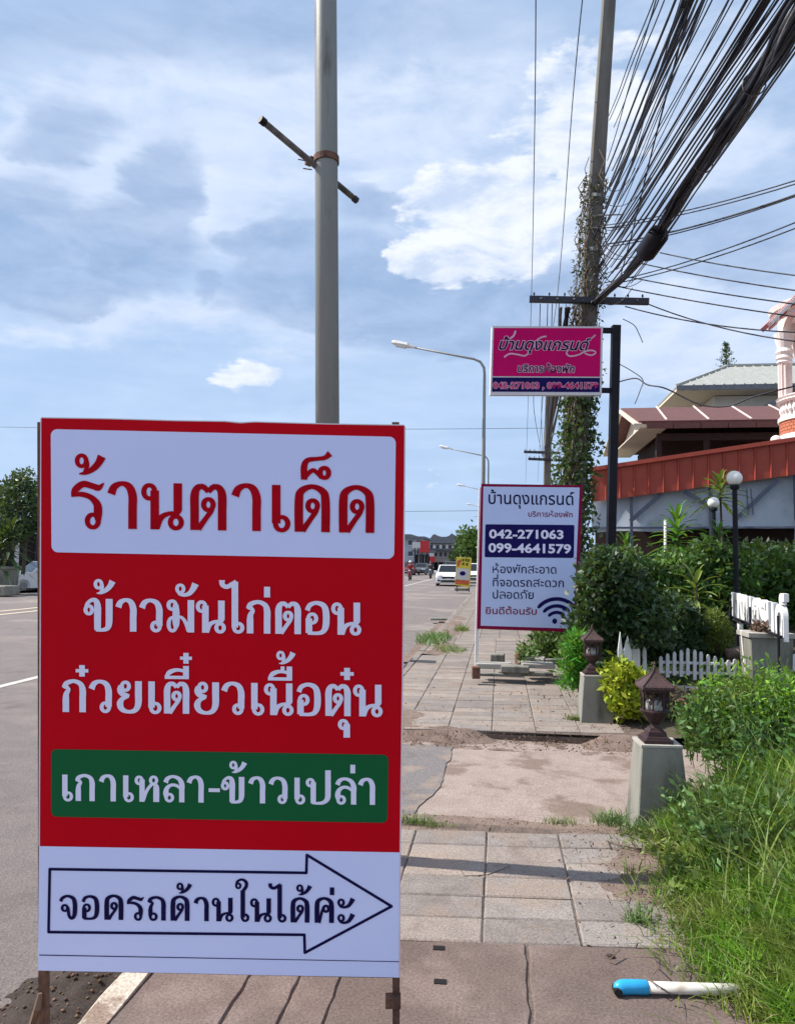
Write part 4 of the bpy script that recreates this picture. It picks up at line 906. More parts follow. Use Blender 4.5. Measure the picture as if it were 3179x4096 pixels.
for pts, r_ in (([(205, 435), (290, 385), (400, 395), (500, 415), (555, 385), (560, 340)], 3.2), ([(1150, 330), (1125, 380), (1180, 420), (1300, 400), (1400, 350), (1500, 335), (1555, 365), (1500, 405), (1420, 390), (1380, 360)], 3.), ([(290, 160), (345, 120), (375, 45)], 3.6), ([(650, 290), (680, 200), (750, 145), (830, 128)], 3.4), ([(1430, 180), (1500, 150), (1552, 105)], 3.)):
    b = MB(); Q = catmull([(1960 + x / Z3, 1310 + y / Z3, 0) for x, y in pts], 6); V = []
    for k, (x, y, _) in enumerate(Q):
        p0, p1 = Q[max(k - 1, 0)], Q[min(k + 1, len(Q) - 1)]; d = math.hypot(p1[0] - p0[0], p1[1] - p0[1]) or 1; nx, ny = -(p1[1] - p0[1]) / d * r_, (p1[0] - p0[0]) / d * r_
        V += [pp_(x + nx, y + ny, .0075), pp_(x - nx, y - ny, .0075)]
    b.add(V, [(2 * k, 2 * k + 1, 2 * k + 3, 2 * k + 2) for k in range(len(Q) - 1)]); b.build('swash', A['pinkink'], ps)

# ------------------------------------------------------------------ white hotel sign on two posts
WD = 9.9
def wp(px, py, la=0.): return atd(px, py, WD - la)
ws = thing('hotel_sign', wp(2110, 2700), 'upright pale blue hotel sign with maroon border, phone numbers and a wireless symbol', 'sign')
plate('border', [(1925, 1935), (2330, 1941), (2306, 2530), (1908, 2516)], 0, A['maroon'], ws, .03, wp)
wf_ = plate('face', [(1933, 1946), (2318, 1950), (2292, 2515), (1922, 2503)], .003, A['board_blue'], ws, 0, wp)
plate('number_panel', rrect((1941, 2097), (2297, 2100), (2294, 2232), (1938, 2229), 6), .006, A['navy'], ws, 0, wp)
txt(ws, wp, nm, 1949, 2297, 2015, 2020, 68, A['ink_navy'], .008)
txt(ws, wp, 'บริการห้องพัก', 2110, 2292, 2066, 2069, 30, A['maroon'], .01)
txt(ws, wp, '042-271063', 1956, 2256, 2152, 2155, 48, A['ink_white'], .03, .009)
txt(ws, wp, '099-4641579', 1953, 2284, 2208, 2213, 50, A['ink_white'], .03, .009)
txt(ws, wp, 'ห้องพักสะอาด', 1967, 2228, 2292, 2295, 47, A['ink_navy'], .006)
txt(ws, wp, 'ที่จอดรถสะดวก', 1967, 2258, 2345, 2349, 47, A['ink_navy'], .006)
txt(ws, wp, 'ปลอดภัย', 1967, 2137, 2394, 2396, 47, A['ink_navy'], .006)
txt(ws, wp, 'ยินดีต้อนรับ', 1939, 2149, 2456, 2459, 38, A['maroon'], .012)
b = MB()
for rr0, w_ in ((42, 13), (68, 14), (96, 15)):
    V = []; N = 16
    for k in range(N + 1):
        a = R(142 - 100 * k / N); e = w_ / 2 * min(1, .45 + min(k, N - k) * .5)
        for s_ in (1, -1): V.append(wp(2226 + (rr0 + e * s_) * math.cos(a), 2492 - (rr0 + e * s_) * math.sin(a), .006))
    b.add(V, [(2 * k, 2 * k + 1, 2 * k + 3, 2 * k + 2) for k in range(N)])
V = [wp(2218 + 10 * math.cos(a), 2485 + 11 * math.sin(a), .006) for a in np.linspace(0, 6.28, 17)[:-1]]; b.add(V, [tuple(range(16))])
b.build('wireless_symbol', A['navy'], ws)
for x0, x1, yb_ in ((1922, 1904, 2672), (2312, 2300, 2700)):
    b = MB(); b.bar(wp(x0, 1950, -.05), wp(x1, yb_, -.05), .042, .042, up=CF); b.build('post', A['white'], ws)

# ------------------------------------------------------------------ concrete block heap under the sign
def block(px, py, d, sx, sy, sz, rz, label, m='concrete_light', name='concrete_block', tilt=0.):
    c_ = atd(px, py, d); b = MB(); b.box((0, 0, 0), (sx, sy, sz)); o = b.build(name, A[m], None, (0, 0, 0), bevel=.008)
    o.location = c_; o.rotation_euler = (tilt, tilt * .6, rz); tag(o, label, 'block', 'blocks piled under the hotel sign'); return o
gz = lambda d: 2247 + 4650 / d
block(1903, 2690, 9.55, .10, .12, .15, .1, 'dark brown square block at the foot of the hotel sign post', 'rust')
block(1975, 2662, 9.9, .46, .22, .07, .03, 'long pale concrete slab lying flat beside the sign post')
block(1990, 2634, 10.3, .18, .2, .12, -.1, 'dark upright block behind the long pale slab', 'concrete')
block(2085, 2634, 10.1, .14, .2, .16, .2, 'dark square block in the middle of the heap', 'rust')
block(2060, 2675, 9.7, .36, .22, .08, -.05, 'grey slab lying under the middle of the heap', 'concrete')
block(2150, 2660, 9.8, .42, .2, .06, .08, 'flat grey slab right of the middle of the heap', tilt=.05)
block(2140, 2638, 10.0, .25, .2, .07, -.15, 'pale tilted slab on top of the heap', tilt=.1)
block(2225, 2645, 10.0, .32, .2, .07, .1, 'weathered slab at the right end of the heap', 'concrete', tilt=-.06)
block(2100, 2695, 9.7, .7, .1, .05, .02, 'low dark kerb piece in front of the heap', 'concrete')
block(1962, 2698, 9.7, .4, .1, .04, .02, 'short dark kerb piece beside the brown block', 'concrete')

# ------------------------------------------------------------------ lanterns on tapered pedestals
def pedestal(x, y, rz, label):
    t = thing('pedestal', (x, y, 0), label, 'pedestal', 'tapered concrete pedestals'); t.rotation_euler = (0, 0, rz); off = Vector((x, y, 0))
    b = MB(); b.box(off + Vector((0, 0, .18)), (.325, .30, .52), taper=.74); b.build('block', A['concrete'], t, bevel=.006)
    b = MB(); b.box(off + Vector((0, 0, .445)), (.248, .229, .014)); b.build('top_slab', A['concrete_light'], t)
    return t
def lantern(x, y, z, rz, label):
    t = thing('lantern', (x, y, z), label, 'lantern', 'rusty roofed lanterns'); o3 = Vector((x, y, z)); t.rotation_euler = (0, 0, rz)
    def P(*p): return o3 + Vector(p)
    q2 = math.sqrt(2)
    b = MB(); b.box(P(0, 0, .012), (.205, .205, .024)); b.lathe(o3, [(.125, .024), (.115, .04), (.095, .045), (.088, .075), (.07, .085), (.06, .10)], 4, True); b.lathe(o3, [(.04, .10), (.034, .125), (.045, .135), (.062, .15), (.095, .20), (.108, .215)], 12); b.build('base', A['rustdark'], t)
    b = MB()
    for k in range(8):
        a = R(22.5 + 45 * k); b.bar(P(.098 * math.cos(a), .098 * math.sin(a), .212), P(.098 * math.cos(a), .098 * math.sin(a), .375), .013, .010, up=(math.cos(a), math.sin(a), 0))
    b.lathe(o3, [(.108, .208), (.112, .222), (.104, .226)], 8, True); b.lathe(o3, [(.104, .355), (.112, .362), (.112, .378), (.1, .378)], 8, True)
    cg_ = b.build('cage', A['rustdark'], t)
    b = MB()
    rr1 = random.Random(5)
    for k in range(8):
        a0, a1 = R(22.5 + 45 * k), R(67.5 + 45 * k); p0 = Vector((math.cos(a0), math.sin(a0), 0)) * .096; p1 = Vector((math.cos(a1), math.sin(a1), 0)) * .096
        for j in range(5):
            f0, f1 = rr1.random(), rr1.random(); z0 = .262 + rr1.random() * .02 if j < 2 else .35
            b.tube([o3 + p0.lerp(p1, f0) + Vector((0, 0, .35)), o3 + p0.lerp(p1, (f0 + f1) / 2 + .1) + Vector((0, 0, (z0 + .35) / 2)), o3 + p0.lerp(p1, f1) + Vector((0, 0, z0 - .0 if j < 2 else .30))], .0042, 4)
        b.bar(o3 + p0 + Vector((0, 0, .315)), o3 + p1 + Vector((0, 0, .315)), .006)
    b.build('lattice', A['rustdark'], cg_)
    b = MB(); b.lathe(o3, [(.06, .212), (.068, .24), (.066, .285), (.05, .30), (.03, .31)], 12); b.build('lamp_shade', A['dustyglass'], t, smooth=True)
    b = MB(); b.box(P(0, 0, .388), (.236, .236, .02)); b.build('eave', A['rustroof'], t, bevel=.004)
    b = MB(); n = 12; V = []; prof = [(.118, .398)] + [(.112 * (1 - f) ** 1.55 + .004 + .002 * (j % 2), .402 + .125 * f) for j, f in enumerate(np.linspace(0.02, 1, 16))]
    b.lathe(o3, [(r_ * q2, z_) for r_, z_ in prof], 4, True); rf = b.build('roof', A['rustroof'], t)
    b = MB()
    for k in range(4):
        a = R(45 + 90 * k); b.tube([o3 + Vector((r_ * q2 * math.cos(a), r_ * q2 * math.sin(a), z_ + .002)) for r_, z_ in prof[1:]], .006, 5)
    b.lathe(o3, [(.012, .525), (.007, .545), (.012, .553), (.003, .572)], 8); b.build('ridge', A['rustroof'], rf)
    t.scale = (.84, .84, .86); return t
g1 = atz(2510, 3290); P1 = (g1.x + .205, g1.y + .155); g2 = atz(2303, 2890); P2 = (g2.x + .195, g2.y + .15)
pedestal(P1[0], P1[1], R(4), 'nearer tapered concrete pedestal, half hidden by weeds'); lantern(P1[0] - .01, P1[1], .452, R(4), 'nearer rusty roofed lantern, larger of the two')
pedestal(P2[0], P2[1], R(3), 'farther tapered concrete pedestal beside the yellow bush'); lantern(P2[0] - .02, P2[1], .452, R(3), 'farther rusty roofed lantern between bright fern and yellow bush')

# ------------------------------------------------------------------ pipe lying on the paving
c0, c1 = atz(2492, 3948, .025), atz(2960, 3962, .025); c1 = c0 + (c1 - c0).normalized() * .46
pc = thing('water_pipe', (c0.x, c0.y, 0), 'white plastic pipe with a blue elbow lying on the paving', 'pipe')
b = MB(); u = (c1 - c0).normalized(); b.tube([c0 + u * .07, c0 + u * .3, c1], .0195, 18); b.build('tube', A['pvc'], pc, smooth=True)
b = MB(); w2 = Vector((-u.y, u.x, 0)); b.tube([c0 + u * .088, c0 + u * .084, c0 + u * .03, c0 + u * .006 - w2 * .002, c0 - u * .012 - w2 * .006, c0 - u * .026 - w2 * .012, c0 - u * .034 - w2 * .016], [.0215, .0245, .0245, .025, .024, .019, .008], 20); eb = b.build('elbow', A['pvcblue'], pc, smooth=True); b = MB(); e_ = c0 - u * .022 - w2 * .020 - Vector((0, 0, .007)); b.tube([e_ + w2 * .03, e_, e_ - u * .004 - w2 * .012], [.017, .017, .013], 14); b.build('elbow_mouth', A['black'], eb)

# ------------------------------------------------------------------ picket fence, letters, planter, pointed boards
def zz(x, y, ox=2300, oy=2300, s_=.5186): return ox + x * s_, oy + y * s_
def fence(spec, D_, label, rail):
    t = thing('picket_fence', atd(*zz(*spec[0][:2]), D_), label, 'fence', 'white picket fences')
    for x, yt, yb_ in spec:
        a, c_ = atd(*zz(x, yb_), D_), atd(*zz(x, yt), D_); h = (c_ - a).length; b = MB(); w_ = .040; V = []
        rt = (CR * 1.0).normalized()
        for k, (wx_, f_) in enumerate(((1, 0), (1, .90), (.75, .965), (.35, 1.0))):
            p_ = a.lerp(c_, f_)
            for sx, sy in ((-1, -1), (1, -1), (1, 1), (-1, 1)): V.append(p_ + rt * sx * wx_ * w_ / 2 + CF * sy * .007)
        b.add(V, [(0, 1, 2, 3), (15, 14, 13, 12)] + [(i * 4 + k, i * 4 + (k + 1) % 4, i * 4 + 4 + (k + 1) % 4, i * 4 + 4 + k) for i in range(3) for k in range(4)]); b.build('picket', A['picket'], t)
    for x0, y0, x1, y1 in rail:
        b = MB(); b.bar(atd(*zz(x0, y0), D_ + .018), atd(*zz(x1, y1), D_ + .018), .030, .016, up=CF); b.build('rail', A['picket'], t)
fence([(660, 628, 755), (712, 607, 790), (765, 593, 775), (818, 580, 785), (868, 565, 775), (922, 578, 810), (970, 592, 805), (1025, 615, 790), (1078, 628, 805), (1130, 645, 775), (1182, 658, 770), (1232, 650, 760)], 8.8, 'white picket fence with arched top behind the nearer lantern', [(645, 672, 1245, 690), (650, 748, 1245, 765)])
fence([(1322, 640, 745), (1380, 600, 745), (1430, 583, 745), (1487, 565, 745), (1535, 550, 745), (1590, 575, 745), (1640, 590, 745), (1690, 610, 745)], 8.6, 'white picket fence section half hidden by grass at the right edge', [(1320, 672, 1695, 672), (1320, 730, 1695, 730)])
for k, (x, yt, w_) in enumerate(((348, 440, 34), (405, 468, 60), (470, 508, 60), (535, 550, 30))):
    b = MB(); P = [atd(*zz(x - w_ / 2, 585), 7.9 + .15 * k), atd(*zz(x + w_ / 2, 585), 7.9 + .15 * k), atd(*zz(x, yt), 7.9 + .15 * k)]; lo = [P[0] - Vector((0, 0, .3)), P[1] - Vector((0, 0, .3))]; b.slab([lo[0], lo[1], P[1], P[2], P[0]], .02, CF); tag(b.build('pointed_board', A['white'], None, 'base'), ['tallest thin white pointed board behind the yellow bush', 'wide white pointed board behind the yellow bush', 'third white pointed board above the yellow bush', 'smallest white pointed board tip at the right'][k], 'board', 'white pointed boards')
# raised white letters standing on rods, read from the road
L0, L1 = atd(2890, 2452, 11.4), atd(3158, 2562, 7.9)
ls = thing('letter_sign', (L0 + L1) / 2, 'white raised Thai letters standing in a slanted row in the garden', 'letter sign')
LU = (L1 - L0).normalized(); LN = LU.cross(Vector((0, 0, 1))).normalized(); Ln = (L1 - L0).length; x = 0; EM = .62
adv = [fchar(c, .035)[2] for c in nm]; tot = sum(adv); kx = Ln / tot; x = 0
for c, a_ in zip(nm, adv):
    V, Fs, _ = fchar(c, .035)
    if V and c not in ' ':
        b = MB(); q0 = [L0 + LU * ((x + vx) * kx) + Vector((0, 0, 1)) * (vy * EM) for vx, vy, _z in V]; n0 = len(q0)
        bm_e = {}
        for f_ in Fs:
            for i_ in range(len(f_)):
                e = (f_[i_], f_[(i_ + 1) % len(f_)]); bm_e[e] = 1
        rim = [e for e in bm_e if (e[1], e[0]) not in bm_e]
        b.add(q0 + [p_ + LN * .05 for p_ in q0], [tuple(f_) for f_ in Fs] + [tuple(i_ + n0 for i_ in f_[::-1]) for f_ in Fs] + [(e[1], e[0], e[0] + n0, e[1] + n0) for e in rim]); b.build('letter', A['white'], ls)
    x += a_
b = MB(); 
for f_ in (.02, .3, .62, .98): p_ = L0.lerp(L1, f_) + LN * .09; b.tube([Vector((p_.x, p_.y, .1)), p_ + Vector((0, 0, .25))], .014, 6)
b.bar(L0 + LN * .085 + Vector((0, 0, .03)), L1 + LN * .085 + Vector((0, 0, .03)), .03); b.build('support_rod', A['blacktube'], ls)
pl = thing('planter', atd(3055, 2690, 8.4), 'square tapered concrete planter with dry brown plants under the white letters', 'planter')
b = MB(); c_ = atd(3062, 2600, 8.6); b.box((c_.x, c_.y, (c_.z + .1 + .0) / 2), (.40, .36, c_.z + .25), taper=1.15); b.build('pot', A['concrete'], pl, bevel=.01)
b = MB(); b.box((c_.x, c_.y, c_.z + .18), (.50, .45, .05)); b.build('rim', A['concrete_light'], pl)
P = crown_pts((c_.x, c_.y, c_.z + .24), (.2, .18, .1), 500, 4, .2); link(leafmesh('foliage', P, .05, .5), 'dry_foliage', A['litter'], pl)
for k, (x, y0, y1) in enumerate(((2966, 2522, 2650), (2985, 2560, 2700))):
    b = MB(); b.bar(atd(x, y0, 8.7), atd(x + 12, y1, 8.7), .035 if k else .025, .03, up=CF); tag(b.build('white_stake', A['white'], None, 'base'), ['thin white stake left of the planter', 'thicker white stake against the planter'][k], 'stake', 'white stakes by the planter')
b = MB(); a = atd(2905, 2620, 9.2); b.tube([a, a + Vector((.18, .02, .03)), a + Vector((.36, .0, .05))], [.07, .085, .07], 10); tag(b.build('stone', A['dirt'], None, 'base', smooth=True), 'brown rounded stone left of the planter', 'stone')
lwz = thing('garden_wall', atd(2790, 2900, 7.6), 'low dark garden wall with a pale coping behind the nearer lantern', 'wall')
b = MB(); w0, w1 = atd(2600, 2900, 8.2), atd(3000, 2880, 7.9); w0.z = w1.z = 0; b.bar(w0 + Vector((0, 0, .08)), w1 + Vector((0, 0, .08)), .12, .24); b.build('block_course', A['concrete'], lwz)
b = MB(); b.bar(w0 + Vector((0, 0, .215)), w1 + Vector((0, 0, .215)), .17, .03); b.build('coping', A['concrete_light'], lwz)

# globe lamps
def globe(px, py, rpx, D_, pr, label):
    c_ = atd(px, py, D_); r_ = rpx / 3000 * D_; t = thing('globe_lamp', (c_.x, c_.y, 0), label, 'garden lamp', 'white globe lamps')
    b = MB(); b.ball(c_, r_, 24); b.build('globe', A['globe'], t, smooth=True)
    b = MB(); b.lathe((c_.x, c_.y, 0), [(pr, 0), (pr, c_.z - r_ * 1.5), (pr * 1.6, c_.z - r_ * 1.45), (pr * 1.8, c_.z - r_ * 1.2), (r_ * .62, c_.z - r_ * 1.02), (r_ * .62, c_.z - r_ * .88)], 10); b.build('post', A['blacktube'], t)
globe(2937, 1913, 30, 10.6, .036, 'taller black lamp post with the larger white globe')
globe(2853, 2011, 22.5, 12.6, .034, 'shorter black lamp post with the smaller white globe')
b = MB(); a, c_ = atd(2656, 2140, 13.2), atd(2660, 2080, 13.2); b.tube([Vector((a.x, a.y, 0)), c_], .025, 8); sp_ = b.build('standpipe', A['pvc'], None, 'base', smooth=True); tag(sp_, 'thin white standpipe in front of the tarp wall', 'pipe')

# ------------------------------------------------------------------ canopy with red fascia and tarpaulin wall
fl, fr = aty(2362, 1885, 17.8), aty(3240, 1756, 16.9); zt = fl.z
cn = thing('canopy_roof', ((fl.x + fr.x) / 2, (fl.y + fr.y) / 2, 0), 'low building with a red ribbed metal fascia and grey blue tarpaulin wall', 'building')
fd = (fr - fl).normalized(); fn = Vector((fd.y, -fd.x, 0)).normalized(); fn = fn if fn.y < 0 else -fn; TZ = 2.38; FLn = (fr - fl).length + 3
b = MB(); 
nrib = 24; hgt = .72
for k in range(nrib):
    x0, x1 = FLn * k / nrib, FLn * (k + 1) / nrib - .004; b = MB()
    prof = [(x0, 0), (x0 + .02, .03), (x0 + .035, .03), (x0 + .055, 0), (x0 + .5 * (x1 - x0), .004), (x1, 0)]; V = []
    for z in (zt - hgt, zt): V += [fl + fd * x + fn * y + Vector((0, 0, z - zt)) for x, y in prof]
    V += [p_ - fn * .02 for p_ in V]
    b.add(V, [(i, i + 1, i + 7, i + 6) for i in range(5)] + [(12 + i, 18 + i, 19 + i, 13 + i) for i in range(5)] + [(0, 6, 18, 12), (5, 17, 23, 11)]); b.build('fascia_panel', A['red_metal'], cn)
b = MB(); b.bar(fl + fn * .02 + Vector((0, 0, .04)), fl + fd * FLn + fn * .02 + Vector((0, 0, .04)), .12, .09); b.build('fascia_cap', A['red_metal'], cn)
b = MB(); b.slab([fl - fn * .05, fl + fd * FLn - fn * .05, fl + fd * FLn - fn * 3 + Vector((0, 0, -.3)), fl - fn * 3 + Vector((0, 0, -.3))], -.05, (0, 0, 1)); b.build('roof_sheet', A['red_metal'], cn)
V = []; NX = 90; NZ = 14
for j in range(NZ + 1):
    for i_ in range(NX + 1):
        x = FLn * i_ / NX; p_ = fl + fd * x - fn * .25; t_ = p_.z - hgt + .1; z = t_ + (TZ - .12 * max(0, 1 - x / 3) - t_) * j / NZ + (.0 if j < NZ else .025 * math.sin(x * 3)); V.append(Vector((p_.x, p_.y, z)) - fn * (.045 * math.sin(x * 2.1 + z * 1.7) + .03 * math.sin(x * 5.3 - z * 3)))
b = MB(); b.add(V, [(j * (NX + 1) + i_, j * (NX + 1) + i_ + 1, (j + 1) * (NX + 1) + i_ + 1, (j + 1) * (NX + 1) + i_) for j in range(NZ) for i_ in range(NX)]); tp = b.build('tarpaulin', A['tarp'], cn, smooth=True)
b = MB(); zt2 = zt - hgt
for k in range(5):
    x = .9 + k * 1.7; p_ = fl + fd * x - fn * .14; b.bar(p_ + Vector((0, 0, -hgt)), Vector((p_.x, p_.y, .1)), .06)
def onf(px, py, off=.10):
    r_ = ray(px, py); o_ = fl - fn * off; return CO + r_ * ((o_ - CO).dot(fn) / r_.dot(fn))
for x0, y0, x1, y1 in ((2520, 2085, 2645, 1975), (2735, 1965, 2850, 2030), (2945, 2075, 3110, 1920), (2985, 1955, 2992, 2060), (3002, 1955, 3012, 2060)):
    b.bar(onf(x0, y0), onf(x1, y1), .09 if abs(x1 - x0) > 30 else .025, .04, up=fn)
p0_, p1_ = fl - fn * .14, fl + fd * FLn - fn * .14; b.bar(Vector((p0_.x, p0_.y, TZ)), Vector((p1_.x, p1_.y, TZ)), .045); b.build('steel_brace', A['tarpframe'], cn)
b = MB(); p0_, p1_ = fl - fn * 1.2, fl + fd * FLn - fn * 1.2; b.slab([Vector((p0_.x, p0_.y, 0)), Vector((p1_.x, p1_.y, 0)), Vector((p1_.x, p1_.y, 3.4)), Vector((p0_.x, p0_.y, 2.9))], -.1, fn); b.build('back_wall', A['woodhouse'], cn)

# ------------------------------------------------------------------ wooden house with brown roof
hx0 = 4.2; hs = thing('wooden_house', (8, 27, 0), 'dark wooden house with a brown tiled roof behind the red fascia', 'house')
zE, zR = 5.98, 6.98; HX1 = 13.
def roofp(y, up=0.): return (zE + (zR - zE) * (1 - abs(y - 27.2) / 3.2)) + up
b = MB(); b.slab([(hx0 + .05, 23.8, zE - .1), (HX1, 23.8, zE - .1), (HX1, 27.2, zR), (hx0 + .05, 27.2, zR)], .10, (0, -.3, 1)); b.slab([(hx0 + .05, 30.6, zE - .1), (HX1, 30.6, zE - .1), (HX1, 27.2, zR), (hx0 + .05, 27.2, zR)], .10, (0, .3, 1)); rf = b.build('roof', A['roof_brown'], hs)
for k in range(6):
    x = hx0 + .9 + k * 1.25; b = MB(); b.bar((x + .35, 27.15, zR + .13), (x, 23.9, zE + .05), .05, .03); b.build('roof_ridge', A['villa'], rf)
for k in range(12):
    x = hx0 + .3 + k * .8; b = MB(); b.box((x + .37, 23.76, zE - .16), (.78, .04, .18)); b.build('eave_board', A['roof_brown'], rf)
b = MB(); b.bar((hx0, 27.2, zR + .02), (hx0, 23.7, zE - .12), .05, .24, up=(1, 0, 0)); b.bar((hx0, 27.2, zR + .02), (hx0, 30.7, zE - .12), .05, .24, up=(1, 0, 0)); b.build('barge_board', A['cream'], hs)
b = MB(); b.slab([(hx0 + .1, 23.9, zE - .22), (hx0 + .1, 30.5, zE - .22), (hx0 + .9, 30.5, zE - .22), (hx0 + .9, 23.9, zE - .22)], .04, (0, 0, 1)); b.build('soffit', A['cream'], hs)
b = MB(); b.box(((hx0 + HX1) / 2 + .4, 24.4, zE - .42), (HX1 - hx0 - .6, .14, .22)); b.build('beam', A['woodhouse'], hs)
for x in (hx0 + .75, hx0 + 2.2, hx0 + 4.6, hx0 + 6.6): b = MB(); b.box((x, 24.4, 2.75), (.16, .16, 5.5)); b.build('post', A['woodhouse'], hs)
b = MB(); b.box(((hx0 + HX1) / 2 + .5, 28.2, 2.9), (HX1 - hx0 - 1.3, 4.2, 5.8)); b.build('wall', A['woodhouse'], hs)
b = MB(); b.slab([(hx0 + .5, 24.2, zE - .2), (hx0 + .5, 27.2, zR - .12), (hx0 + .5, 30.4, zE - .2)], .06, (1, 0, 0)); b.build('gable_panel', A['cream'], hs)
b = MB(); b.box((hx0 + .9, 29.4, 2.6), (1.0, 2.4, 5.2)); b.build('side_wall', A['offwhite'], hs)
b = MB(); b.box((hx0 + 4, 25.6, 3.6), (7.6, 2.2, .15)); b.build('floor', A['woodhouse'], hs)
for x in (hx0 + 2.6, hx0 + 5.2): b = MB(); b.box((x, 26.37, 4.7), (.8, .06, 1.0)); f_ = b.build('window', A['black'], hs); b = MB(); b.box((x, 26.33, 4.7), (.06, .05, 1.0)); b.build('mullion', A['wood'], f_)

# grey roofed white house
hg = thing('white_house', (16, 45, 0), 'cream white two storey house with a grey ribbed metal roof', 'house')
ex0, ex1, ey0, ey1, ez, rz_ = 9.1, 27., 40., 50., 10.75, 12.95
b = MB(); b.slab([(ex0, ey0, ez), (ex1, ey0, ez), (ex1, 45, rz_), (13.0, 45, rz_)], .08, (0, -.3, 1)); b.slab([(ex0, ey0, ez), (13., 45, rz_), (ex0, ey1, ez)], .08, (-.3, 0, 1)); rf = b.build('roof', A['roof_grey'], hg)
for k in range(34):
    x = ex0 + .3 + k * .5; yl = 45 if x > 13 else ey0 + (x - ex0) / (13 - ex0) * 5; zl = ez + (rz_ - ez) * (yl - ey0) / 5
    if yl - ey0 < .4: continue
    b = MB(); b.bar((x, ey0, ez + .10), (x, yl, zl + .10), .07, .07); b.build('roof_rib', A['roof_grey'], rf)
b = MB(); b.bar((ex0, ey0, ez + .13), (13, 45, rz_ + .13), .16, .1); b.bar((13, 45, rz_ + .15), (ex1, 45, rz_ + .15), .2, .12); b.build('ridge_cap', A['roof_grey'], rf)
b = MB(); b.box(((ex0 + ex1) / 2, (ey0 + ey1) / 2, ez - .1), (ex1 - ex0, ey1 - ey0, .12)); b.build('soffit', A['cream'], hg)
b = MB(); b.box(((ex0 + ex1) / 2, ey0 - .03, ez - .06), (ex1 - ex0 + .1, .06, .26)); b.build('gutter', A['far_roof'], hg)
b = MB(); b.box(((ex0 + ex1) / 2 + .6, 46, 5.3), (ex1 - ex0 - 3.2, 9, 10.5)); b.build('wall', A['offwhite'], hg)
for k, x in enumerate((13.2, 16.6, 20.)): b = MB(); b.box((x, 41.46, 9.2), (1.6, .1, 1.5)); f_ = b.build('window', A['window'], hg); b = MB(); b.box((x, 41.38, 9.2), (.1, .06, 1.5)); b.build('frame', A['white'], f_)
b = MB(); b.slab([(11.8, 39.6, 8.95), (13.6, 39.6, 9.85), (14.6, 39.6, 9.85), (17., 39.6, 8.95)], 1.5, (0, 1, 0)); b.build('porch_gable', A['far_roof'], hg)
# norfolk pine far behind
t = thing('pine_tree', (18.6, 62, 0), 'far narrow pine tree top poking above the grey roof', 'tree'); b = MB(); tx = aty(2903, 1372, 62); b.tube([(tx.x, 62, 0), tx], [.25, .05], 6); b.build('trunk', A['bark'], t)
C_ = []; 
for k in range(9):
    z = tx.z - .3 - k * .42; w_ = .15 + .16 * k
    for j in range(8):
        a = j * .785 + k; e = np.array([tx.x + math.cos(a) * w_, 62 + math.sin(a) * w_, z + .25]); s0_ = np.array([tx.x, 62, z - .1])
        for f_ in np.linspace(.1, 1, 16): C_.append(s0_ + (e - s0_) * f_ + RNG.normal(0, .04, 3))
link(leafmesh('crown', C_, .22, .3, (0, 0, .8)), 'crown', A['leaf_dark'], t)

# villa corner tower
vc = aty(3290, 1600, 20.); vx, vy = vc.x, 20.; vt = thing('villa', (vx, vy, 0), 'pink villa corner tower with fluted column, white balusters and brick balcony', 'house')
zb_ = aty(3140, 1590, 20).z; zc_ = aty(3140, 1432, 20).z; VR = vx - aty(3141, 1600, 20).x
def ringm(r0, z0, r1, z1, name, m, n=40, prof=None, par=None):
    b = MB(); b.lathe((vx, vy, 0), prof or [(r0, z0), (r1, z1)], n); return b.build(name, m, par or vt, smooth=False)
ringm(0, 0, 0, 0, 'balcony_base', A['villa_white'], prof=[(VR - .3, zb_ - 2.2), (VR + .10, zb_ - 1.42), (VR + .30, zb_ - 1.30), (VR + .30, zb_ - 1.2), (VR + .22, zb_ - 1.12), (VR + .22, zb_ - 1.05), (VR + .1, zb_ - 1.0), (VR + .1, zb_ - .96)])
brw = MB(); brw.lathe((vx, vy, 0), [(VR + .08, zb_ - .98), (VR + .08, zb_ - .62)], 48); bw = brw.build('brick_band', A['offwhite'], vt)
for row in range(4):
    for k in range(46):
        a0 = 2 * math.pi * (k + .5 * (row % 2)) / 46
        if math.sin(a0) > .35 : continue
        b = MB(); z = zb_ - .95 + row * .085; b.box((vx + (VR + .085) * math.cos(a0), vy + (VR + .085) * math.sin(a0), z + .035), (.035, (VR + .08) * 2 * math.pi / 46 - .012, .073), a0); b.build('brick', A['brick'], bw)
ringm(0, 0, 0, 0, 'rail_foot', A['villa_white'], prof=[(VR - .1, zb_ - .62), (VR + .14, zb_ - .62), (VR + .14, zb_ - .52), (VR - .1, zb_ - .50)])
for k in range(40):
    a = 2 * math.pi * k / 40
    if math.sin(a) > .35: continue
    b = MB(); b.lathe((vx + (VR + .04) * math.cos(a), vy + (VR + .04) * math.sin(a), zb_ - .50), [(.045, 0), (.05, .03), (.03, .07), (.065, .16), (.06, .2), (.028, .30), (.04, .34), (.045, .36)], 8); b.build('baluster', A['villa_white'], vt)
ringm(0, 0, 0, 0, 'rail', A['villa_white'], prof=[(VR - .08, zb_ - .14), (VR + .13, zb_ - .14), (VR + .17, zb_ - .10), (VR + .13, zb_ - .06), (VR + .18, zb_ - .02), (VR + .10, zb_ + .02), (VR - .1, zb_ + .02)])
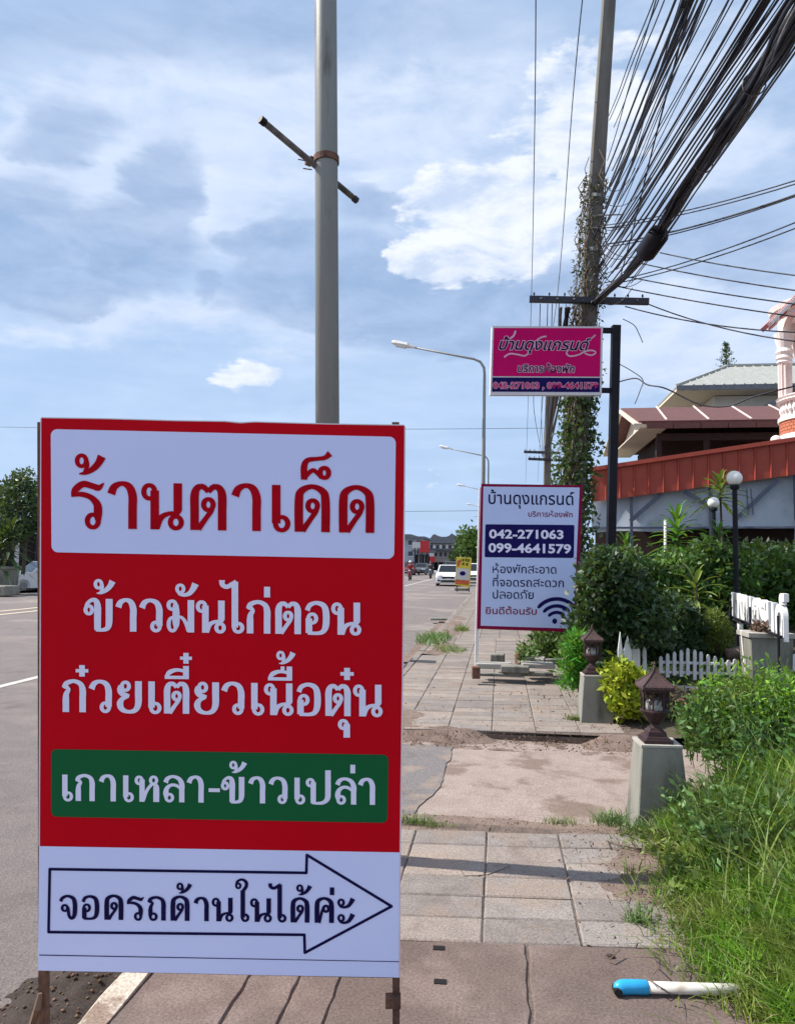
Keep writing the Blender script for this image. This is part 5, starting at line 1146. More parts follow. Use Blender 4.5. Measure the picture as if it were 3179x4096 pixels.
for ang in (180, 262, 320):
    cx, cy = vx + VR * math.cos(R(ang)), vy + VR * math.sin(R(ang)); b = MB(); n = 24; V = []; H_ = zc_ - zb_
    for z in (zb_, zc_ - .04):
        for k in range(n): a = 2 * math.pi * k / n; r_ = .165 if k % 2 else .14; V.append((cx + r_ * math.cos(a), cy + r_ * math.sin(a), z))
    b.add(V, [(k, (k + 1) % n, n + (k + 1) % n, n + k) for k in range(n)]); cl = b.build('column', A['villa'], vt)
    b = MB(); b.lathe((cx, cy, zc_ - .12), [(.16, -.05), (.20, 0), (.17, .05), (.21, .10), (.18, .18), (.22, .26), (.19, .32), (.16, .36), (.20, .52), (.25, .75)], 16); b.build('capital', A['villa_white'], cl)
# arches between the columns, ring beam, roof
b = MB(); V = []; N = 72; z0 = zc_ + .62
for k in range(N):
    a = 2 * math.pi * k / N; ph = (math.degrees(a) % 60) / 60; za = z0 - .45 + .85 * math.sin(math.pi * ((ph + .0) % 1)) ** .6
    for r_ in (VR + .10, VR - .10): V += [(vx + r_ * math.cos(a), vy + r_ * math.sin(a), za), (vx + r_ * math.cos(a), vy + r_ * math.sin(a), z0 + .75)]
b.add(V, [f_ for k in range(N) for f_ in ((4 * k, 4 * ((k + 1) % N), 4 * ((k + 1) % N) + 1, 4 * k + 1), (4 * k + 2, 4 * k + 3, 4 * ((k + 1) % N) + 3, 4 * ((k + 1) % N) + 2), (4 * k, 4 * k + 2, 4 * ((k + 1) % N) + 2, 4 * ((k + 1) % N)))]); b.build('arch', A['villa'], vt)
ringm(0, 0, 0, 0, 'cornice', A['villa_white'], prof=[(VR + .1, z0 + .5), (VR + .28, z0 + .55), (VR + .32, z0 + .68), (VR + .2, z0 + .74)])
tp_ = aty(3084, 1300, 18.2); rzr = tp_.z + (vx - tp_.x) * 1.02; wx_ = vx - tp_.x
for s_ in (-1, 1):
    b = MB(); b.slab([(vx + s_ * wx_, 18.2, tp_.z), (vx, 18.2, rzr), (vx, 18.75, rzr), (vx + s_ * wx_, 18.75, tp_.z)], .10, (s_ * .7, 0, .7)); rf = b.build('roof', A['pink_tile'], vt)
    b = MB(); b.bar((vx + s_ * (wx_ + .04), 18.17, tp_.z + .02), (vx, 18.17, rzr + .06), .07, .22, up=(0, -1, 0)); b.build('barge_board', A['villa_white'], rf)
    for k in range(7):
        f_ = (k + .5) / 7; b = MB(); b.bar((vx + s_ * wx_ * f_, 18.25, rzr - (rzr - tp_.z) * f_ - .07), (vx + s_ * wx_ * f_, 18.7, rzr - (rzr - tp_.z) * f_ - .07), .05, .05); b.build('rafter', A['villa'], rf)
b = MB(); b.slab([(vx - wx_ + .9, 18.6, tp_.z + .75), (vx + wx_ - .9, 18.6, tp_.z + .75), (vx, 18.6, rzr - .15)], .12, (0, 1, 0)); b.build('gable_wall', A['villa'], vt)
b = MB(); b.ball((vx - VR - .28, vy - .1, zb_ - 1.12), .14, 12); b.build('ball_finial', A['villa_white'], vt, smooth=True)
b = MB(); b.box((vx + 5.2, vy + 3, 4), (6, 5, 8)); b.build('wall', A['villa'], vt)
ringm(0, 0, 0, 0, 'lower_wall', A['villa'], prof=[(VR - .35, 0), (VR - .35, zb_ - 1.5)])

# ------------------------------------------------------------------ garden plants
def wpx(px, py, Y): p_ = aty(px, py, Y); return p_
def pb(px, py, Y, rx, ry, rz, n, L, m, label, **kw):
    c_ = aty(px, py, Y); return bush(kw.pop('name', 'bush'), c_, (rx, ry, rz), n, L, A[m], label, **kw)
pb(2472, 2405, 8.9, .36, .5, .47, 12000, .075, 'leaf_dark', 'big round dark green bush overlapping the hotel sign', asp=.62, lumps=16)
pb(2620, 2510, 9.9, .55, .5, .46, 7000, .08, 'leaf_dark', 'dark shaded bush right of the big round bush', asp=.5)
pb(2590, 2350, 11.8, .80, .6, .46, 7000, .10, 'leaf_mid', 'mid green leafy bush behind the big round bush', asp=.45)
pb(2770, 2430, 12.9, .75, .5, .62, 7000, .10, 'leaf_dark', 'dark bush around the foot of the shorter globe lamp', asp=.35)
pb(3000, 2360, 13.2, 1.0, .7, .56, 8000, .12, 'leaf_mid', 'broad leafed green bush behind the white letters', asp=.6)
pb(3160, 2370, 13.0, .9, .7, .60, 6000, .12, 'leaf_mid', 'leafy bush at the right edge behind the white letters', asp=.5)
pb(2475, 2330, 10.6, .28, .3, .42, 4500, .07, 'weed', 'climbing weeds around the foot of the black sign post', asp=.5)
pb(2700, 2330, 11.9, .5, .5, .46, 5000, .10, 'weed', 'sunlit leafy bush left of the shorter globe lamp', asp=.45)
pb(2860, 2330, 11.6, .42, .4, .48, 4200, .10, 'leaf_mid', 'leafy bush between the two globe lamp posts', asp=.5)
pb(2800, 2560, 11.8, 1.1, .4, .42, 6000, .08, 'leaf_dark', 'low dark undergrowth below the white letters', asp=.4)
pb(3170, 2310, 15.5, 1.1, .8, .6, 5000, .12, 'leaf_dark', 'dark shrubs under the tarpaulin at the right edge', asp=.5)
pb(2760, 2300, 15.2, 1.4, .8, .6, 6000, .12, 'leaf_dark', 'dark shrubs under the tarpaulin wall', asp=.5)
pb(2350, 2590, 9.6, .30, .3, .36, 3500, .07, 'leaf_dark', 'small dark plant beneath the hotel sign', asp=.5)
pb(2210, 2575, 10.6, .30, .3, .30, 1500, .075, 'weed', 'thin weeds growing behind the block heap', asp=.5, hollow=.1, spread=1.2)
pb(2105, 2620, 10.3, .14, .2, .16, 400, .06, 'weed', 'small weed between the concrete blocks', asp=.5, hollow=.1)
pb(2868, 2520, 9.9, .19, .2, .27, 3500, .05, 'leaf_olive', 'small fuzzy yellow green shrub below the white letters', asp=.25)
pb(2517, 2765, 7.75, .20, .22, .25, 4200, .075, 'leaf_yellow', 'bright yellow leaved bush beside the farther pedestal', asp=.42, bias=(0, -.3, .3), lumps=14)
pb(2315, 2640, 8.2, .14, .2, .33, 2600, .095, 'leaf_bright', 'bright green feathery fern left of the farther lantern', asp=.2, bias=(0, 0, .7), name='fern')
pb(2440, 2640, 8.9, .4, .3, .33, 3000, .07, 'leaf_dark', 'dark shrub behind the farther lantern', asp=.4)
pb(2800, 2850, 7.9, .6, .25, .20, 2500, .06, 'litter', 'dry brown twiggy shrub under the picket fence', asp=.3)
def weedpatch(name, x0, x1, y0, y1, ns, h, L, m, label, asp=.4, zf=terr, arch=.5, cat='weeds', per=11, keep=None):
    b = MB(); C_ = []; D_ = []
    for k in range(ns):
        x, y = random.uniform(x0, x1), random.uniform(y0, y1)
        if keep and not keep(x, y): continue
        z = max(0., float(zf(np.array([x]), np.array([y]))[0])); a = random.uniform(0, 6.28); hh_ = h * random.uniform(.5, 1.15); ln = hh_ * arch * random.uniform(.2, 1.5); pts = []
        for j in range(5):
            t = j / 4; pts.append(Vector((x + math.cos(a) * ln * t ** 1.6, y + math.sin(a) * ln * t ** 1.6, z + hh_ * (t - .25 * t * t * arch))))
        b.tube(pts, [.0035, .003, .0025, .002, .0012], 3, cap=False)
        for j in range(per):
            f_ = .12 + .88 * (j + random.random()) / per; i_ = min(int(f_ * 4), 3); p_ = pts[i_].lerp(pts[i_ + 1], min(1, f_ * 4 - i_)); C_.append(tuple(p_ + Vector((random.uniform(-.012, .012), random.uniform(-.012, .012), 0))))
    t = thing(name, ((x0 + x1) / 2, (y0 + y1) / 2, 0), label, cat)
    o = b.build('stems', A['weed'], t); o['kind'] = 'stuff'
    o = link(leafmesh('leaves', C_, L, asp, (0, 0, .25), 1.1, .3), 'leaves', A[m], t); o['kind'] = 'stuff'; return t
pb(2960, 2900, 5.9, .30, .35, .24, 6000, .05, 'leaf_mid', 'compact dark green shrub right of the nearer lantern', asp=.35, spread=1.3, lumps=16, hollow=.2)
pb(3140, 2895, 5.9, .48, .35, .27, 8000, .055, 'grass', 'dense green shrub at the right edge above the grass', asp=.3, spread=1.3, lumps=16, hollow=.2)
weedpatch('shrub', 1.42, 3.4, 4.75, 6.3, 650, .46, .055, 'leaf_mid', 'loose leafy shrubs behind the nearer pedestal, below the picket fence', cat='shrub', per=16)
weedpatch('shrub', 1.6, 3.4, 5.4, 6.6, 520, .60, .055, 'weed', 'fresh green shrubs below the picket fence at the right edge', cat='shrub', per=16)
weedpatch('weed', 1.02, 1.6, 3.85, 4.75, 230, .34, .048, 'weed', 'leafy weeds half covering the nearer pedestal', asp=.5, keep=lambda x, y: not (abs(x - P1[0]) < .17 and abs(y - P1[1]) < .16))
weedpatch('weed', .80, 1.25, 3.75, 4.35, 110, .15, .045, 'leaf_olive', 'low broad leaved weeds at the foot of the nearer pedestal', asp=.55, arch=1.2)
weedpatch('weed', 1.0, 2.6, 2.2, 4.9, 260, .30, .040, 'weed', 'mixed leafy weeds growing through the bright grass', asp=.35)
# strap leaved plants
def dracaena(px, py, Y, h, L, n, label, m='leaf_bright'):
    c_ = aty(px, py, Y); t = thing('dracaena', (c_.x, c_.y, 0), label, 'plant', 'strap leaved garden plants'); b = MB(); b.tube([(c_.x, c_.y, 0), (c_.x + .03, c_.y, c_.z * .6), tuple(c_)], [.03, .022, .018], 6); b.build('stem', A['bark'], t)
    b = MB()
    for k in range(n):
        a = k * 2.4; el = R(80 - 95 * k / n); P0 = c_ - Vector((0, 0, k * h / n)); V = []; l_ = L * random.uniform(.8, 1.15); d = Vector((math.cos(a), math.sin(a), 0)); s_ = Vector((-d.y, d.x, 0))
        for j in range(6):
            f_ = j / 5; p_ = P0 + d * l_ * (math.cos(el) * f_ + .1 * f_) + Vector((0, 0, l_ * (math.sin(el) * f_ - .45 * f_ * f_))); w_ = .028 * L / .4 * (math.sin(math.pi * min(1, f_ * .85 + .12)))
            V += [p_ - s_ * w_ + Vector((0, 0, .012)), p_, p_ + s_ * w_ + Vector((0, 0, .012))]
        b.add(V, [(j * 3 + q_, j * 3 + q_ + 1, j * 3 + q_ + 4, j * 3 + q_ + 3) for j in range(5) for q_ in (0, 1)])
    b.build('leaf_crown', A[m], t)
dracaena(2878, 1935, 14.0, .35, .50, 40, 'tall strap leaved plant beside the larger globe lamp', 'leaf_olive')
dracaena(2705, 2080, 13.2, .6, .55, 46, 'bushy strap leaved plant in front of the tarpaulin, left of the lamps')
dracaena(2875, 2120, 12.6, .45, .34, 30, 'strap leaved plant between the two globe lamps')
dracaena(2500, 2165, 11.6, .3, .3, 26, 'small strap leaved plant right of the black post')
dracaena(2780, 2330, 10.2, .3, .45, 18, 'pale long leaved plant in the dark undergrowth', 'leaf_olive')
# grass
def region(n, x0, x1, y0, y1, f): 
    X = RNG.uniform(x0, x1, n); Y = RNG.uniform(y0, y1, n); k = f(X, Y); return np.stack([X[k], Y[k]], 1)
edge = lambda Y: .82 + .10 * np.sin(Y * 3.1) + .06 * np.sin(Y * 7.7 + 1) + .0 * Y
XY = region(90000, .7, 2.8, 1.6, 5.0, lambda X, Y: (X > edge(Y) + .02) & (RNG.random(len(X)) < np.clip((X - edge(Y)) / .35, .12, 1)))
XY = np.concatenate([XY, region(34000, .7, 2.0, 1.9, 3.5, lambda X, Y: (X > edge(Y) - .06) & (RNG.random(len(X)) < np.clip((X - edge(Y) + .06) / .2, .15, 1)))])
Hh = .10 + .22 * np.clip((XY[:, 0] - .82) / .7, 0, 1) * (.6 + .5 * RNG.random(len(XY)))
o = link(blades('tall_grass', XY, lambda X, Y: np.maximum(terr(X, Y), 0), Hh, .0065, A['grass'], .75), 'tall_grass', A['grass'], None, (1.8, 2.8, 0)); tag(o, 'lush bright green grass covering the right foreground', 'grass', kind='stuff')
XY = region(2600, .95, 2.6, 2.0, 4.8, lambda X, Y: X > edge(Y) + .2); o = link(blades('long_grass', XY, terr, .42, .009, A['leaf_olive'], .9), 'long_grass', A['leaf_olive'], None, (1.8, 3.4, 0)); tag(o, 'longer pale grass blades standing out of the bright grass', 'grass', kind='stuff')
XY = region(5000, .8, 3.0, 1.5, 4.7, lambda X, Y: X > edge(Y) - .02); o = link(blades('dry_grass', XY, terr, .16, .005, A['drygrass'], .9), 'dry_grass', A['drygrass'], None, (1.8, 2.8, 0)); tag(o, 'straw coloured dry blades mixed in the grass', 'grass', kind='stuff')
zero = lambda X, Y: np.zeros_like(X)
XY = region(1500, .60, .92, 2.0, 4.6, lambda X, Y: (X > edge(Y) - .22 + .1 * np.sin(Y * 11)) & (RNG.random(len(X)) < .5 + .5 * np.sin(Y * 5) * np.sin(Y * 13))); o = link(blades('creeping_grass', XY, zero, .10, .006, A['leaf_olive'], 1.3), 'creeping_grass', A['leaf_olive'], None, (.9, 3, 0)); tag(o, 'sparse grass runners creeping over the paving edge', 'grass', kind='stuff')
P = np.concatenate([region(1, 0, 1, 0, 1, lambda X, Y: X > 2).reshape(-1, 2), region(2500, .95, 2.4, 2.2, 4.4, lambda X, Y: X > edge(Y))]); P = np.concatenate([P, (terr(P[:, 0], P[:, 1]) + RNG.uniform(.05, .28, len(P)) * np.clip((P[:, 0] - .8), .2, 1))[:, None]], 1)
o = link(leafmesh('weed_leaves', P, .045, .45), 'weed_leaves', A['weed'], None, (1.6, 3.3, 0)); tag(o, 'small broad weed leaves scattered through the grass', 'weeds', kind='stuff')
XY = region(14000, 1.5, 9, 7.3, 12, lambda X, Y: X > 1.6); o = link(blades('garden_grass', XY, lambda X, Y: .08 + 0 * X, .16, .012, A['weed'], .8), 'garden_grass', A['weed'], None, (4, 9, 0)); tag(o, 'rough low grass in the hotel garden', 'grass', kind='stuff')
def tuft(px, py, n, rx, ry, h, m, label, wd=.006, z=0.):
    c_ = atz(px, py, z); a = RNG.uniform(0, 6.28, n); r_ = RNG.random(n) ** .7; XY = np.stack([c_.x + np.cos(a) * r_ * rx, c_.y + np.sin(a) * r_ * ry], 1)
    o = link(blades('grass_tuft', XY, lambda X, Y: z + 0 * X, h, wd, A[m], .9), 'grass_tuft', A[m], None, tuple(c_)); tag(o, label, 'grass tuft', 'grass tufts on the pavement')
tuft(1735, 2560, 500, .35, 1.2, .16, 'weed', 'largest grass clump on the kerb left of the hotel sign', .014)
tuft(1800, 2600, 260, .3, .6, .10, 'leaf_olive', 'low sprawling weeds in front of the kerb clump', .012)
tuft(1845, 2520, 180, .18, .5, .14, 'leaf_olive', 'small weed patch on the paving left of the white post', .014)
tuft(1660, 3285, 150, .14, .05, .06, 'weed', 'grass tuft at the driveway edge beside the big sign', .004)
tuft(1730, 3300, 110, .16, .04, .035, 'leaf_olive', 'low grass right beside the driveway tuft', .004)
tuft(1835, 2915, 160, .14, .08, .07, 'weed', 'weed tuft at the left end of the pavement step', .006, -.05)
tuft(2240, 3290, 130, .12, .05, .05, 'leaf_olive', 'sparse weeds at the driveway edge left of the nearer pedestal', .004)
tuft(2440, 3290, 220, .12, .08, .09, 'weed', 'grass at the foot of the nearer pedestal, on its left', .005)
tuft(2620, 3340, 300, .2, .07, .10, 'weed', 'grass in front of the nearer pedestal', .005)
tuft(2300, 2880, 160, .1, .06, .07, 'leaf_olive', 'dry weeds at the foot of the farther pedestal', .006)
tuft(2560, 3690, 90, .08, .04, .08, 'weed', 'small grass sprig on the paving joint near the grass', .005)
tuft(1650, 2905, 160, .2, .06, .06, 'drygrass', 'dry brown grass beside the big sign at the step', .006, -.03)
# litter, pebbles, twigs
def litter(n, f, name, L, m, label, zof=.004):
    XY = f(n); z = np.full(len(XY), zof); C_ = np.concatenate([XY, z[:, None]], 1); o = link(leafmesh(name, C_, L, .3, (0, 0, .05), fold=.1), name, A[m], None, tuple(C_.mean(0))); tag(o, label, 'debris', kind='stuff')
litter(1300, lambda n: region(n, .25, 1.1, 3.2, 4.6, lambda X, Y: RNG.random(len(X)) < np.clip((X - .2) / .7, .1, 1)), 'leaf_litter', .022, 'litter', 'brown leaf litter and twigs on the paving before the pedestal')
litter(900, lambda n: region(n, -1.3, 1.3, 6.8, 7.6, lambda X, Y: X == X), 'leaf_litter', .03, 'litter', 'brown litter along the pavement step', -.02)
litter(1200, lambda n: region(n, -1.3, 1.5, 7.2, 9.4, lambda X, Y: RNG.random(len(X)) < np.clip((X + .2) / 1., .15, 1)), 'leaf_litter', .03, 'litter', 'dry litter on the paving in front of the block heap')
litter(500, lambda n: region(n, -1.0, 1.0, 4.3, 4.75, lambda X, Y: X == X), 'leaf_litter', .02, 'litter', 'fine litter along the near driveway edge', -.01)
V = []; Fq = []; nst = 2600
X = np.concatenate([RNG.uniform(KX - .55, KX, 1700), RNG.uniform(-1.3, 1.2, 900)]); Y = np.concatenate([RNG.uniform(1.6, 7, 1700), RNG.uniform(6.7, 7.5, 900)])
s_ = RNG.uniform(.003, .011, nst); zz_ = np.concatenate([fgut(X[:1700], Y[:1700]), np.full(900, -.07)]) + s_ * .4
cub = np.array([(1, 0, 0), (0, 1, 0), (-1, 0, 0), (0, -1, 0), (0, 0, .8), (0, 0, -.8)], float); Pq = RNG.uniform(.6, 1.3, (nst, 6, 1)) * cub[None] * s_[:, None, None]; Pq += np.stack([X, Y, zz_], 1)[:, None]
T = np.array([(0, 1, 4), (1, 2, 4), (2, 3, 4), (3, 0, 4), (1, 0, 5), (2, 1, 5), (3, 2, 5), (0, 3, 5)]); Fq = (np.arange(nst)[:, None, None] * 6 + T[None]).reshape(-1, 3)
o = link(npmesh('gravel', Pq.reshape(-1, 3), Fq), 'gravel', A['litter'], None, (0, 4, 0)); tag(o, 'small stones and clods in the gutter and at the step', 'gravel', kind='stuff')
def twig(pts, r, label):
    b = MB(); b.tube([atz(x, y, z) for x, y, z in pts], r, 5); tag(b.build('twig', A['twig'], None, 'base'), label, 'twig', 'twigs on the paving')
twig([(2425, 3365, .01), (2500, 3385, .02), (2560, 3400, .008)], .004, 'pale curved twig in front of the nearer pedestal')
twig([(2425, 3360, .02), (2440, 3395, .006)], .003, 'short upright twig beside the curved twig')
twig([(2610, 3900, .03), (2628, 3880, .05), (2620, 3850, .06), (2605, 3842, .03)], .0025, 'hooked twig behind the water pipe')
twig([(2575, 3905, .05), (2625, 3940, .052), (2690, 3985, .008)], .0025, 'thin straw lying across the water pipe')
twig([(1840, 3480, .004), (1860, 3505, .006), (1950, 3500, .004), (2040, 3465, .01)], .002, 'thin wire curl on the pavers in the shadow band')
twig([(2420, 3830, .02), (2440, 3838, .02), (2478, 3800, .03)], .003, 'short twig in the lump of dirt on the drain cover')
b = MB(); c_ = atz(2440, 3832); b.ball(c_ + Vector((0, 0, .004)), .016, 8, (1.3, .8, .6)); tag(b.build('dirt_clod', A['mud'], None, 'base'), 'dark dirt clod on the right drain cover', 'clod')

# ------------------------------------------------------------------ left roadside: trees, planter blocks, car, building
def tree(px, py, Y, rx, ry, rz, n, L, label, m='leaf_dark', name='tree', group=None):
    c_ = aty(px, py, Y); t = thing(name, (c_.x, c_.y, 0), label, 'tree', group)
    b = MB(); b.tube([(c_.x, c_.y, -.1), (c_.x + .1, c_.y, c_.z * .5), (c_.x, c_.y, c_.z)], [.22 * rx / 2, .16 * rx / 2, .05], 7)
    for k in range(6): a = k * 1.1; b.tube([(c_.x + .05, c_.y, c_.z * .46), (c_.x + math.cos(a) * rx * .5, c_.y + math.sin(a) * ry * .5, c_.z + random.uniform(-.2, .4) * rz)], [.07 * rx / 2, .02], 5)
    b.build('trunk', A['bark'], t); P = crown_pts(c_, (rx, ry, rz), n, 12, .35); link(leafmesh('crown', P, L, .5, (0, 0, .3)), 'crown', A[m], t); return t
tree(100, 2040, 33, 1.0, 1.0, 1.7, 5000, .2, 'taller dark green tree at the left edge behind the road', group='trees on the far side of the road')
tree(-20, 2060, 34, 1.1, 1.2, 1.4, 4000, .2, 'dark tree cut off by the left picture edge', group='trees on the far side of the road')
tree(-120, 2000, 36, 1.6, 1.2, 1.7, 4000, .2, 'dark tree just outside the left edge of the frame', group='trees on the far side of the road')
for k, (px, py) in enumerate(((40, 2120), (5, 2150))): dracaena(px, py, 31, 1.2, 1.3, 40, ['dark spreading palm fronds above the stone planter', 'dark palm fronds cut by the left picture edge', 'dark palm fronds nearest the big sign left edge'][k], 'leaf_dark')
for k, (px, py) in enumerate(((152, 1990), (170, 1975))): dracaena(px, py, 36, .5, 1.0, 22, ['dark palm like plant beside the big sign left edge', 'second dark palm like plant hidden by the big sign'][k], 'leaf_dark')
b = MB(); c_ = aty(22, 2330, 31); pz = thing('stone_planter', (c_.x, c_.y, 0), 'round stone planter pot under the olive shrub tree', 'planter'); b.lathe((c_.x, c_.y, -.1), [(.45, 0), (.5, .2), (.55, 1.05), (.62, 1.1), (.62, 1.2), (.5, 1.2)], 16); b.build('pot', A['concrete'], pz)
b = MB(); c_ = aty(35, 2345, 29.5); b.box((c_.x - 1.0, c_.y, .10), (2.6, .9, .42), R(-6)); tag(b.build('concrete_barrier', A['concrete'], None, 'base', bevel=.04), 'low grey concrete barrier at the far kerb', 'barrier')
def building(px0, px1, pyt, Y, dep, m, label, floors=3, bays=4, roof='far_roof', name='shop_house', flat=True, door=True, group='shop houses down the street'):
    a, c_ = aty(px0, pyt, Y), aty(px1, pyt, Y); x0, x1, H = a.x, c_.x, a.z
    t = thing(name, ((x0 + x1) / 2, Y + dep / 2, 0), label, 'building', group); b = MB(); b.box(((x0 + x1) / 2, Y + dep / 2, H / 2 - .1), (x1 - x0, dep, H)); b.build('wall', A[m], t)
    b = MB(); b.box(((x0 + x1) / 2, Y + dep / 2 - .2, H + .1), (x1 - x0 + .6, dep + .8, .35)); b.build('roof_slab', A[roof], t); bw_ = (x1 - x0) / bays
    for i_ in range(bays):
        for j in range(floors):
            hh_ = H / floors; b = MB(); z = hh_ * (j + .5); gd = j == 0
            b.box((x0 + bw_ * (i_ + .5), Y - .03, z + (-.1 if gd else .1)), (bw_ * (.82 if gd else .55), .08, hh_ * (.8 if gd else .45))); f_ = b.build('window' if not gd else 'shop_opening', A['window'] if not gd else A['black'], t)
            if not gd: b = MB(); b.box((x0 + bw_ * (i_ + .5), Y - .12, z - hh_ * .16), (bw_ * .7, .15, .12)); b.build('sill', A['wall_c'], f_)
    return t
building(-420, 200, 2105, 44, 8, 'wall_c', 'grey white low building behind the trees on the left', 1, 5, group=None)
building(1560, 1692, 2152, 118, 12, 'wall_a', 'grey blue shop house beside the big red sign', 3, 4)
building(1545, 1640, 2142, 150, 12, 'wall_b', 'taller far shop house mostly hidden by the big red sign', 3, 4)
t = building(1712, 1838, 2172, 150, 14, 'wall_c', 'pale shop house with two curved roof peaks', 3, 5)
b = MB(); b.slab([aty(x, y, 150) for x, y in ((1706, 2178), (1718, 2158), (1728, 2142), (1737, 2136), (1748, 2143), (1765, 2147), (1785, 2147), (1797, 2142), (1806, 2133), (1818, 2141), (1830, 2156), (1846, 2178))], 12, (0, 1, 0)); b.build('curved_roof', A['far_roof'], t)
building(1715, 1830, 2200, 128, 8, 'wall_b', 'beige low shop row below the curved roofs', 2, 6)
building(1835, 1990, 2195, 170, 12, 'wall_a', 'distant pale building behind the street trees', 2, 6)
building(1655, 1720, 2207, 108, 6, 'wall_a', 'low shop front under the red billboard', 1, 3)
def hoard(px0, px1, py0, py1, Y, m, label, name='billboard', cat='billboard'):
    a, c_ = aty(px0, py0, Y), aty(px1, py1, Y); t = thing(name, ((a.x + c_.x) / 2, Y, 0), label, cat)
    b = MB(); b.box(((a.x + c_.x) / 2, Y, (a.z + c_.z) / 2), (c_.x - a.x, .3, a.z - c_.z)); b.build('panel', A[m], t)
    b = MB()
    for x in (a.x + .3, c_.x - .3): b.tube([(x, Y + .3, 0), (x, Y + .3, a.z - .2)], .09, 6)
    b.build('post', A['darksteel'], t); return t
hoard(1678, 1717, 2163, 2210, 105, 'shopred', 'red billboard above the far shops')
hoard(1649, 1680, 2168, 2192, 100, 'wall_c', 'small white signboard left of the red billboard')
hoard(1717, 1735, 2212, 2226, 98, 'wall_c', 'tiny white sign right of the red billboard')
hoard(1718, 1740, 2226, 2250, 96, 'shopred', 'dark red shop board above the motorcycle riders')
for k, (px, py, Y, rx, rz) in enumerate(((1868, 2205, 95, 1.6, 1.7), (1905, 2190, 85, 1.7, 1.9), (1842, 2222, 110, 1.2, 1.0), (1890, 2180, 120, 1.7, 1.6))):
    tree(px, py, Y, rx, rx, rz, 3500, .4, ['dark round street tree above the parked cars', 'green tree beside the left edge of the hotel sign', 'small far tree left of the street trees', 'tall far tree above the street trees'][k], ['leaf_dark', 'leaf_mid', 'leaf_dark', 'leaf_dark'][k], group='street trees far down the road')

